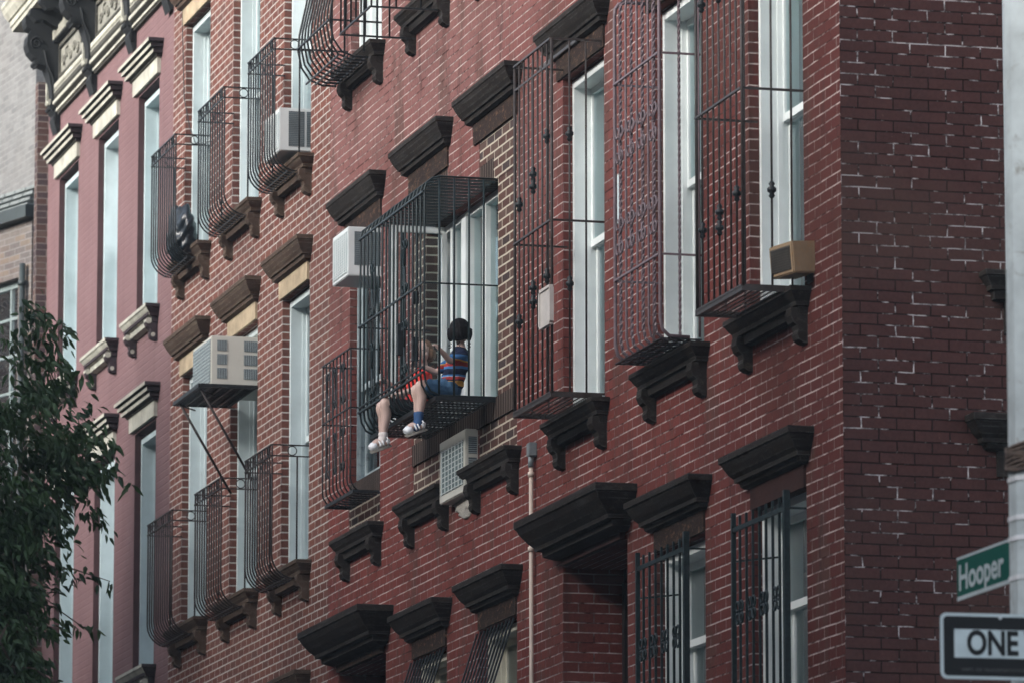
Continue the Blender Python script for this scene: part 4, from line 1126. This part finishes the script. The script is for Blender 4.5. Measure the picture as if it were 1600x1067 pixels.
# street name sign, parallel to the street
HL = .90; x0h = -26.09; yh = -1.545; zc = 5.015
hs = thing('street_name_sign', 'green street name sign reading Hooper St beside the pole', 'sign', (x0h+HL/2, yh, zc))
T2 = Matrix(((1, 0, 0, x0h+HL/2), (0, 1, 0, yh), (0, 0, 1, zc), (0, 0, 0, 1)))
Hh = .212
m = MB(); plate(m, rrect(HL, Hh, .006), T2, 0, .004); m.build('plate', M['sign_green'], hs)
m = MB(); 
for v0, v1 in ((-Hh/2, -Hh/2+.020), (Hh/2-.013, Hh/2)): plate(m, [(-HL/2, v0), (HL/2, v0), (HL/2, v1), (-HL/2, v1)], T2, -.0015, -.0002)
m.build('border', M['sign_white'], hs)
m = MB(); lettering(m, text_mesh('Hooper', .172, -HL/2+.022, -.004, 1.17, .0042, 'LEFT'), T2, -.002); m.build('lettering', M['sign_white'], hs)
m = MB(); lettering(m, text_mesh('St', .085, -HL/2+.76, .045, 1.1, .0020, 'LEFT'), T2, -.002); m.build('lettering', M['sign_white'], hs)
m = MB(); m.bbox(px-.24, px-.10, yh+.005, yh+.02, zc-.05, zc+.05, .004); m.build('mount', M['sign_back'], hs)

# ================================================================== CHILDREN
def skin_mesh(chains, vox=.006, extra=None, sub=2):
    """chains: lists of (x,y,z,r) sharing points by position; grown with a skin modifier and fused by voxel remesh"""
    bm = bmesh.new(); mb = MB()
    for ch in chains:
        # swept capsules with rounded joints, fused afterwards
        pts = [Vector(c[:3]) for c in ch]; rr = [c[3] for c in ch]
        P2, R2 = [], []
        for i in range(len(pts)-1):
            n = 6
            for k in range(n):
                t = k/n
                if len(pts) > 2:
                    p0 = pts[max(i-1, 0)]; p1 = pts[i]; p2 = pts[i+1]; p3 = pts[min(i+2, len(pts)-1)]
                    q = .5*((2*p1)+(-p0+p2)*t+(2*p0-5*p1+4*p2-p3)*t*t+(-p0+3*p1-3*p2+p3)*t*t*t)
                    q = q.lerp(p1.lerp(p2, t), .35)
                else: q = pts[i].lerp(pts[i+1], t)
                P2.append(q); R2.append(rr[i]+(rr[i+1]-rr[i])*t)
        P2.append(pts[-1]); R2.append(rr[-1])
        for q, r in zip(P2, R2):
            b2 = bmesh.new(); bmesh.ops.create_icosphere(b2, subdivisions=2, radius=r, matrix=Matrix.Translation(q)); mb.addbm(b2); b2.free()
        mb.tube(P2, R2, 12)
    if extra: extra(mb)
    me = D.meshes.new('tmp'); me.from_pydata(mb.v, [], mb.f); me.update()
    bm = bmesh.new(); bm.from_mesh(me); bmesh.ops.recalc_face_normals(bm, faces=bm.faces[:]); bm.to_mesh(me); bm.free()
    o = D.objects.new('tmp', me); COL.objects.link(o)
    md = o.modifiers.new('r', 'REMESH'); md.mode = 'VOXEL'; md.voxel_size = vox; md.use_smooth_shade = True
    sm = o.modifiers.new('s', 'SMOOTH'); sm.factor = .5; sm.iterations = 5 if vox > .004 else 3
    bpy.context.view_layer.update(); dg = bpy.context.evaluated_depsgraph_get()
    me2 = D.meshes.new_from_object(o.evaluated_get(dg)); D.objects.remove(o)
    out = MB(); out.v = [tuple(v.co) for v in me2.vertices]
    for p in me2.polygons: out.face(tuple(p.vertices), True)
    D.meshes.remove(me2)
    return out

def ell(mb, c, r, rot=None, sub=3):
    b2 = bmesh.new(); bmesh.ops.create_icosphere(b2, subdivisions=sub, radius=1)
    Mx = Matrix.Translation(c) @ (rot if rot else Matrix.Identity(4)) @ Matrix.Diagonal((*r, 1))
    bmesh.ops.transform(b2, matrix=Mx, verts=b2.verts[:]); mb.addbm(b2); b2.free()

def child(name_label, X, hipy, hipz, headyaw, shirt, shorts, hair, sock, lean, armL, armR, shoez, hairlen, shirtlen=.0, legspread=.055, kneez=0.0):
    """toddler seated facing the street (-y), legs hanging over the edge"""
    th = thing('person', name_label, 'person', (X, hipy, hipz-.07), 'children sitting in the big window guard')
    lx, ly = lean
    sh = Vector((X+lx, hipy+ly, hipz+.27)); nk = Vector((X+lx*1.1, hipy+ly*1.1, hipz+.33)); hd = Vector((X+lx*1.2, hipy+ly*1.15-.01, hipz+.445))
    chest = Vector((X+lx*.6, hipy+ly*.6, hipz+.17)); hip = Vector((X, hipy, hipz))
    Rz = Matrix.Rotation(headyaw, 4, 'Z')          # 0 = looking towards -y
    def H(x, y, z): return tuple(hd + (Rz @ Vector((x, y, z))))
    chains = [[(*hip, .075), (*chest, .078), (*sh, .062), (*nk, .034), (*(nk+Vector((0, -.005, .05))), .032)]]
    chains.append([(sh.x-.085, sh.y, sh.z-.012, .032), (sh.x, sh.y, sh.z+.005, .045), (sh.x+.085, sh.y, sh.z-.012, .032)])
    legs = {}
    for s in (-1, 1):
        kx = X+s*legspread*1.1
        hp = Vector((X+s*.045, hipy-.02, hipz-.015)); kn = Vector((kx, hipy-.245, hipz+.005+kneez+(.01 if s > 0 else 0)))
        an = Vector((kx+s*.005, hipy-.235-(.02 if s > 0 else .0), hipz-.255+kneez+(.0 if s > 0 else .025)))
        mid = kn.lerp(an, .35)+Vector((0, .012, 0))
        heel = an+Vector((0, .022, -.035)); toe = an+Vector((0, -.090, -.078))
        chains.append([(*hp, .062), (*hp.lerp(kn, .5), .056), (*kn, .043), (*mid, .041), (*kn.lerp(an, .75), .028), (*an, .025)])
        chains.append([(*heel, .024), (*an.lerp(toe, .5), .024), (*toe, .019)])
        legs[s] = (kn, an, heel, toe)
    arms = {}
    for s, spec in ((1, armL), (-1, armR)):
        shp = Vector((sh.x+s*.088, sh.y, sh.z-.012)); el = Vector(spec[0]); wr = Vector(spec[1]); fdir = Vector(spec[2]).normalized(); palm = Vector(spec[3]).normalized()
        chains.append([(*shp, .034), (*shp.lerp(el, .5), .031), (*el, .026), (*el.lerp(wr, .5), .023), (*wr, .017)])
        pm = wr+fdir*.028
        side = fdir.cross(palm).normalized()
        chains.append([(*(wr), .016), (*(wr+fdir*.02+side*.006), .016), (*(wr+fdir*.035), .017)])
        chains.append([(*(wr+fdir*.03-side*.012), .011), (*(wr+fdir*.033+side*.012), .011)])
        for k, (off, L) in enumerate(((-.018, .030), (-.006, .035), (.006, .033), (.018, .026))):
            b0 = wr+fdir*.036+side*off; b1 = b0+fdir*L*.45+palm*.004; b2_ = b1+fdir*L*.25+palm*L*.40; b3 = b2_-fdir*L*.15+palm*L*.28
            chains.append([(*b0, .0068), (*b1, .0064), (*b2_, .006), (*b3, .0052)])
        t0 = wr+fdir*.012-side*.014; chains.append([(*t0, .008), (*(t0-side*.013+fdir*.012+palm*.008), .0072), (*(t0-side*.010+fdir*.026+palm*.018), .006)])
        arms[s] = (shp, el, wr)
    def head(mb):
        ell(mb, Vector(H(0, .012, .022)), (.070, .082, .076), Rz)
        ell(mb, Vector(H(0, -.030, -.028)), (.052, .050, .052), Rz)
        ell(mb, Vector(H(0, -.086, -.012)), (.010, .013, .011), Rz)       # nose
        ell(mb, Vector(H(0, -.078, .004)), (.007, .010, .016), Rz)
        ell(mb, Vector(H(0, -.068, -.060)), (.020, .016, .013), Rz)       # chin
        for s in (-1, 1):
            ell(mb, Vector(H(s*.034, -.055, -.028)), (.023, .022, .022), Rz)   # cheek
            ell(mb, Vector(H(s*.071, .008, -.005)), (.008, .014, .020), Rz)    # ear
    body = skin_mesh(chains, .0045, head)
    body = body.build('body', M['skin'], th)
    f = MB()
    for s in (-1, 1): ell(f, Vector(H(s*.027, -.0745, .006)), (.010, .005, .006), Rz, 2)
    f.build('eye', M['eye'], th); f = MB(); ell(f, Vector(H(0, -.082, -.037)), (.018, .005, .005), Rz, 2); f.build('mouth', M['lip'], th)
    # shirt
    ch = [[(hip.x, hip.y-.005, hip.z+shirtlen, .084), (hip.x+lx*.3, hip.y+ly*.3, hip.z+.08, .088), (*chest, .089), (*sh, .072), (nk.x, nk.y, nk.z-.028, .042)]]
    ch.append([(sh.x-.085, sh.y, sh.z-.008, .040), (sh.x, sh.y, sh.z+.006, .053), (sh.x+.085, sh.y, sh.z-.008, .040)])
    for s in (1, -1):
        shp, el, wr = arms[s]; ch.append([(*shp, .043), (*shp.lerp(el, .45), .044), (*shp.lerp(el, .72), .043)])
    m = skin_mesh(ch, .006)
    for i, v in enumerate(m.v):                      # cloth folds
        q = Vector(v); k = .0035*math.sin(q.z*95+q.x*40)+.003*math.sin(q.x*120+q.z*30+q.y*60); d = Vector((q.x-X, q.y-hipy, 0)); d = d.normalized() if d.length > 0 else d
        m.v[i] = tuple(q+d*k)
    me = m.build('shirt', M[shirt], th)
    # shorts
    ch = [[(hip.x, hip.y+.005, hip.z-.005, .085), (hip.x, hip.y, hip.z+.045, .084)]]
    for s in (-1, 1):
        kn = legs[s][0]; hp = Vector((X+s*.045, hipy-.02, hipz-.012)); ch.append([(*hp, .071), (*hp.lerp(kn, .45), .067), (*hp.lerp(kn, .72), .062)])
    m = skin_mesh(ch, .006)
    for i, v in enumerate(m.v):
        q = Vector(v); m.v[i] = (q.x, q.y, q.z+.004*math.sin(q.y*110+q.x*50)+.003*math.sin(q.x*130))
    m.build('shorts', M[shorts], th)
    # hair
    def hairf(mb):
        ell(mb, Vector(H(0, .020, .026)), (.077, .084, .077), Rz)
        ell(mb, Vector(H(0, .045, -.012)), (.074, .062, .060), Rz)
        for k in range(19):
            a = math.radians(-18+k*216/18); x, y = .070*math.cos(a), .018+.074*math.sin(a)
            L = hairlen*(.75+.4*random.random())
            mb.tube([H(x, y, .02), H(x*1.06, y*1.04, -.02), H(x*1.03+random.uniform(-.004, .004), y*1.0, -.03-L*.4), H(x*.96+random.uniform(-.006, .006), y*.98, -.03-L*.7)], [.024, .023, .018, .008], 7)
    m = skin_mesh([], .004, hairf)
    for i, v in enumerate(m.v):
        q = Vector(v)-hd; a_ = math.atan2(q.y, q.x); d_ = q.normalized(); k = .0012*math.sin(a_*23+q.z*30)+.0008*math.sin(a_*41-q.z*50)
        m.v[i] = tuple(Vector(v)+d_*k)
    hr = m.build('hair', M[hair], th)
    cu = MB()
    for k in range(3):
        a = math.radians(10+k*80); x, y = .074*math.cos(a), .02+.078*math.sin(a); c0 = Vector(H(x, y, -.05-hairlen*.7))
        cu.tube([tuple(c0+Vector((.011*math.cos(t*.8), .011*math.sin(t*.8), -.003*t))) for t in range(14)], .0028, 5)
    cu.build('curls', M[hair], th)
    # socks and shoes
    for s in (-1, 1):
        kn, an, heel, toe = legs[s]
        up = an.lerp(kn, .22 if sock == 'sock_blue' else .10)
        m = skin_mesh([[(*up, .032), (*an, .030), (*heel.lerp(toe, .4), .028)]], .005); m.build('sock', M[sock], th)
        fd = (toe-heel).normalized(); upv = Vector((0, -fd.z, fd.y)); upv = upv if upv.z > 0 else -upv
        sd = Vector((1, 0, 0))
        def foot(u, w, v): return tuple(heel+fd*u+sd*w+upv*v)
        m = MB()
        m.tube([foot(-.022, 0, .0), foot(.05, 0, -.004), foot(.10, 0, -.004), foot(.135, 0, -.002)], [.026, .029, .030, .018], 12)
        b_ = skin_mesh([], .004, lambda mb, m=m: (mb.v.extend(m.v), [mb.face(f_) for f_ in m.f]))
        # keep the lower shell, strap openings on top
        shoe = MB(); shoe.tube([foot(.085, 0, .002), foot(.11, 0, .0), foot(.14, 0, -.004)], [.029, .029, .017], 12)
        shoe.tube([foot(-.026, 0, .0), foot(-.018, 0, .004), foot(.006, 0, .0)], [.017, .026, .029], 12)
        for u in (.035, .06):
            shoe.tube([foot(u, .036*math.cos(t/12*math.pi), -.018+.052*math.sin(t/12*math.pi)) for t in range(13)], .0065, 6)
        shoe.tube([foot(-.01+.0*t, .034*math.cos(t/12*math.pi), .012+.03*math.sin(t/12*math.pi)) for t in range(13)], .006, 6)
        shoe.build('shoe', M['shoe'], th)
        so = MB(); n0 = 16; pts = []
        for k in range(n0):
            a = 2*math.pi*k/n0; pts.append((.057+.088*math.cos(a), .034*math.sin(a)*(1+.15*math.cos(a))))
        n = len(so.v); so.v += [foot(u, w_, -.030) for u, w_ in pts]+[foot(u, w_, -.044) for u, w_ in pts]
        so.face(tuple(range(n0))); so.face(tuple(reversed(range(n0, 2*n0))))
        for k in range(n0): j = (k+1) % n0; so.face((k, j, n0+j, n0+k))
        so.build('shoe_sole', M['sole'], th)
    return th

seat = 8.20
X1 = -41.10; hy = -.295; hz = seat+.088
child('child in a striped shirt and denim shorts with dark hair, head turned away', X1, hy, hz, math.radians(-112), 'striped_shirt', 'denim', 'hair_dark', 'sock_blue',
      (.0, .075), ((X1+.155, -.335, hz+.20), (-40.885, -.425, hz+.265), (-.1, -.55, .75), (-.3, -.8, -.3)),
      ((X1-.15, -.36, hz+.16), (X1-.14, -.50, hz+.20), (0, -.8, .5), (.2, -.6, -.5)), seat, .055)
X2 = -42.13; hy2 = -.32; hz2 = seat+.09
child('child in a red top with light brown hair, left of the striped child', X2, hy2, hz2, math.radians(60), 'red_shirt', 'black_cloth', 'hair_brown', 'sock_white',
      (.03, .06), ((X2+.15, -.35, hz2+.14), (X2+.10, -.47, hz2+.10), (0, -.9, -.1), (0, -.3, -.9)),
      ((X2-.13, -.36, hz2+.15), (X2-.10, -.50, hz2+.22), (0, -.8, .5), (.2, -.6, -.5)), seat, .05, kneez=.02)

# ================================================================== STREET TREE
def tree(x, y, label, crown, nleaf, seed, leafs=.085, trunk=(.13, 3.4), limbs=None):
    rnd = random.Random(seed)
    t = thing('street_tree', label, 'tree', (x, y, 0))
    m = MB(); m.tube([(x, y, -.1), (x+.03, y, 1.2), (x-.02, y+.04, 2.4), (x+.02, y, trunk[1])], [trunk[0]*1.35, trunk[0], trunk[0]*.9, trunk[0]*.75], 12)
    cx, cy, cz, rx, ry, rz = crown
    tips = []
    for k in range(limbs or 16):
        # limb ends spread through the crown volume
        a = rnd.uniform(0, 2*math.pi); e = rnd.uniform(-.7, 1.0); q = rnd.uniform(.55, 1)
        tip = Vector((cx+rx*q*math.cos(a)*math.cos(e), cy+ry*q*math.sin(a)*math.cos(e), cz+rz*q*math.sin(e)))
        st = Vector((x, y, trunk[1]-.4+rnd.uniform(0, .4))); md = st.lerp(tip, .5)+Vector((0, 0, .35))
        pts = [st, st.lerp(md, .5)+Vector((0, 0, .08)), md, md.lerp(tip, .5)+Vector((0, 0, .1)), tip]
        m.tube(pts, [.055, .045, .032, .02, .007], 7); tips.append((md, tip))
    tw = []
    for (md, tip) in tips:
        for j in range(9):
            s0 = md.lerp(tip, rnd.uniform(.1, 1)); d = Vector((rnd.uniform(-1, 1), rnd.uniform(-1, 1), rnd.uniform(-.7, .4))).normalized()*rnd.uniform(.25, .6)
            e = s0+d+Vector((0, 0, -.12)); m.tube([s0, s0.lerp(e, .5)+Vector((0, 0, .05)), e], [.010, .007, .003], 4); tw.append((s0, e))
    m.build('trunk', M['bark'], t)
    return t, tw, rnd
def leaves(t, tw, rnd, nper, L0, extra=()):
    m = MB()
    for (s0, e) in list(tw)+list(extra):
        for j in range(nper):
            p = s0.lerp(e, rnd.uniform(.15, 1.08))+Vector((rnd.gauss(0, .035), rnd.gauss(0, .035), rnd.gauss(0, .03)))
            out = ((e-s0).normalized()*.6+Vector((rnd.uniform(-1, 1), rnd.uniform(-1, 1), rnd.uniform(-.9, .1)))).normalized()
            L = L0*rnd.uniform(.65, 1.2); Wd = L*.21
            sd = out.cross(Vector((rnd.uniform(-1, 1), rnd.uniform(-1, 1), rnd.uniform(-1, 1)))).normalized(); up = sd.cross(out)
            droop = Vector((0, 0, -L*.25)); a = p; b = p+out*L*.35; c = p+out*L*.7+droop*.4; d = p+out*L+droop
            n = len(m.v); f = up*Wd*.3
            m.v += [tuple(a), tuple(b+sd*Wd+f), tuple(b), tuple(b-sd*Wd+f), tuple(c+sd*Wd*.75+f), tuple(c), tuple(c-sd*Wd*.75+f), tuple(d)]
            for q in ((0, 1, 2), (0, 2, 3), (1, 4, 5, 2), (3, 2, 5, 6), (4, 7, 5), (5, 7, 6)): m.face(tuple(n+i for i in q))
    m.build('crown', M['leaf'], t)
t, tw, rnd = tree(-36.2, -5.15, 'leafy green street tree with drooping pointed leaves at the left edge', (-36.2, -5.1, 5.75, 1.05, 1.15, 1.9), 0, 4, limbs=34)
ex = []
for (yy, zz, n) in ((-4.35, 7.75, 8), (-4.2, 7.35, 14), (-4.1, 6.95, 22), (-4.08, 6.8, 22), (-3.98, 6.6, 9), (-4.3, 6.5, 26), (-4.45, 7.1, 22), (-4.5, 6.3, 26), (-4.45, 5.9, 20), (-4.25, 6.2, 10), (-4.3, 5.6, 12), (-4.2, 5.85, 6), (-4.6, 6.7, 24), (-4.6, 6.1, 26), (-4.55, 5.6, 26), (-4.4, 5.5, 14)):
    for k in range(n):
        s0 = Vector((-36.0+rnd.uniform(-.5, .5), yy-rnd.uniform(.05, .35), zz+rnd.uniform(-.05, .25)))
        ex.append((s0, s0+Vector((rnd.uniform(-.2, .2), rnd.uniform(.08, .30), rnd.uniform(-.22, .05)))))
leaves(t, tw, rnd, 22, .074, ex)

t2, tw2, rnd2 = tree(-46.0, -5.4, 'unseen tall street tree added beyond the left edge, nearest the visible one', (-46.0, -6.3, 8.5, 3.4, 2.2, 2.8), 0, 9, limbs=52, trunk=(.16, 4.6))
leaves(t2, tw2, rnd2, 55, .21)  # unseen trees added, crowns thickened to shade the lower facades
t2['group'] = 'unseen street trees added for shade'
for x_, y_, z_, lab in ((-53.5, -3.9, 1.7, 'unseen added street tree before the pink house, beyond the left edge'), (-61.0, -3.6, 1.8, 'unseen added street tree before the slate roofed house, beyond the left edge'),
        (-69.0, -5.0, .0, 'farthest unseen added street tree, before the pale brick building'), (-28.5, -7.9, -.6, 'lower unseen added street tree nearest the street pole, beyond the left edge'), (-37.8, -6.6, -.4, 'unseen added street tree close behind the visible leafy one')):
    c_ = t2.copy(); COL.objects.link(c_); c_.location = (x_, y_, z_); c_['label'] = lab; c_.rotation_euler = (0, 0, x_*1.7 if False else 0)
    for ch in list(t2.children):
        d_ = ch.copy(); COL.objects.link(d_); d_.parent = c_

# ================================================================== UNSEEN ROW ACROSS THE STREET, ADDED TO SHADE THE LOWER FACADES
for i, (x0, x1, h, mt, lab) in enumerate(((-112, -92, 17.5, 'dark_brick', 'unseen added dark brick row house at the far end of the opposite row'), (-92, -70, 18.5, 'brown_brick', 'unseen added brown brick row house beside the dark one across the street'),
        (-70, -48, 17.0, 'orange_brick', 'unseen added orange brick row house across from the pink house'), (-48, -24, 18.2, 'red_brick', 'unseen added red brick row house facing the corner building across the street'), (-24, 12, 17.5, 'side_brick', 'unseen added deep red brick row house opposite the cross street'))):
    hb = thing('shading_row_house', lab, 'building', ((x0+x1)/2, -20.5, 0), 'unseen row houses added for shade')
    ops = []; n = int((x1-x0)/2.4); st = (x1-x0)/n
    for k in range(n):
        for zz in (1.2, 4.7, 8.3, 11.8):
            if zz+1.9 < h-.8: ops.append((x0+st*(k+.5)-.5, x0+st*(k+.5)+.5, zz, zz+1.9))
    m = MB(); wall(m, x0, x1-.01, ZB, h, ops, y=0, depth=.2)
    for o in ops: m.quad((o[0], .2, o[2]), (o[1], .2, o[2]), (o[1], .2, o[3]), (o[0], .2, o[3])) if False else None
    m.quad((x0, 0, h), (x1-.01, 0, h), (x1-.01, 9, h), (x0, 9, h)); m.quad((x0, 9, ZB), (x1-.01, 9, ZB), (x1-.01, 9, h), (x0, 9, h))
    m.quad((x0, 0, ZB), (x0, 9, ZB), (x0, 9, h), (x0, 0, h)); m.quad((x1-.01, 0, ZB), (x1-.01, 9, ZB), (x1-.01, 9, h), (x1-.01, 0, h))
    m.v = [(x, -20.5-y, z) for x, y, z in m.v]; m.build('wall', M[mt], hb)
    m = MB()
    for o in ops: m.box(o[0], o[1], -20.7, -20.66, o[2], o[3])
    m.build('window_panes', M['blind'], hb)
    m = MB(); m.box(x0, x1-.02, -20.499, -19.95, h-.5, h+.05); m.build('cornice', M['dark_stone'], hb)

# thin haze volume added to lift the blacks for a faded film look
hz_ = MB(); hz_.box(-240, 190, -190, 190, -1.15, 40)
hm = D.materials.new('added_haze'); hm.use_nodes = True; hn = hm.node_tree; hn.nodes.remove(hn.nodes['Principled BSDF'])
pv = hn.nodes.new('ShaderNodeVolumePrincipled'); pv.inputs['Color'].default_value = (.86, .95, 1, 1); pv.inputs['Density'].default_value = .0007; pv.inputs['Anisotropy'].default_value = .2
hn.links.new(pv.outputs[0], hn.nodes['Material Output'].inputs['Volume'])
tag(hz_.build('haze', hm), kind='stuff')

# ================================================================== CAMERA
f_px, VY, VX = 8900.0, 1482.0, -2390.0
pitch = math.atan(VY/f_px); fp = math.hypot(f_px, VY); yaw = math.atan(-VX/fp)
cam = D.cameras.new('camera'); co_ = D.objects.new('camera', cam); COL.objects.link(co_)
cam.sensor_width = 36; cam.lens = 36*f_px/1600; cam.clip_end = 2000; cam.clip_start = .5
Hd = Vector((-math.cos(yaw)*math.cos(pitch), math.sin(yaw)*math.cos(pitch), math.sin(pitch)))
co_.location = (0, -10.7, 1.6); co_.rotation_euler = Hd.to_track_quat('-Z', 'Y').to_euler()
cam.dof.use_dof = True; cam.dof.focus_distance = 42.0; cam.dof.aperture_fstop = 5.0
SC.camera = co_

# ================================================================== LIGHT
el = math.radians(23)
sd = Vector((.22, -.80, 0)).normalized()*math.cos(el)+Vector((0, 0, math.sin(el)))
sun = D.lights.new('sun', 'SUN'); sun.energy = 1.5; sun.angle = math.radians(20); sun.color = (1, .975, .96)
so_ = D.objects.new('sun', sun); COL.objects.link(so_); so_.rotation_euler = sd.to_track_quat('Z', 'Y').to_euler(); so_.location = (-40, -30, 40)
wd = D.worlds.new('World'); SC.world = wd; wd.use_nodes = True; nt = wd.node_tree
bg = nt.nodes['Background']; sky = nt.nodes.new('ShaderNodeTexSky'); sky.sky_type = 'NISHITA'; sky.sun_disc = False
sky.sun_elevation = el; sky.sun_rotation = math.atan2(sd.x, sd.y); sky.dust_density = 3.5; sky.air_density = 1.0; sky.ozone_density = 1.5
hs_ = nt.nodes.new('ShaderNodeHueSaturation'); hs_.inputs['Saturation'].default_value = .62; nt.links.new(sky.outputs[0], hs_.inputs['Color']); nt.links.new(hs_.outputs[0], bg.inputs[0]); bg.inputs[1].default_value = .12
SC.view_settings.view_transform = 'Standard'; SC.view_settings.look = 'None'; SC.view_settings.gamma = 1; SC.view_settings.use_curve_mapping = False
SC.view_settings.exposure = 1.66
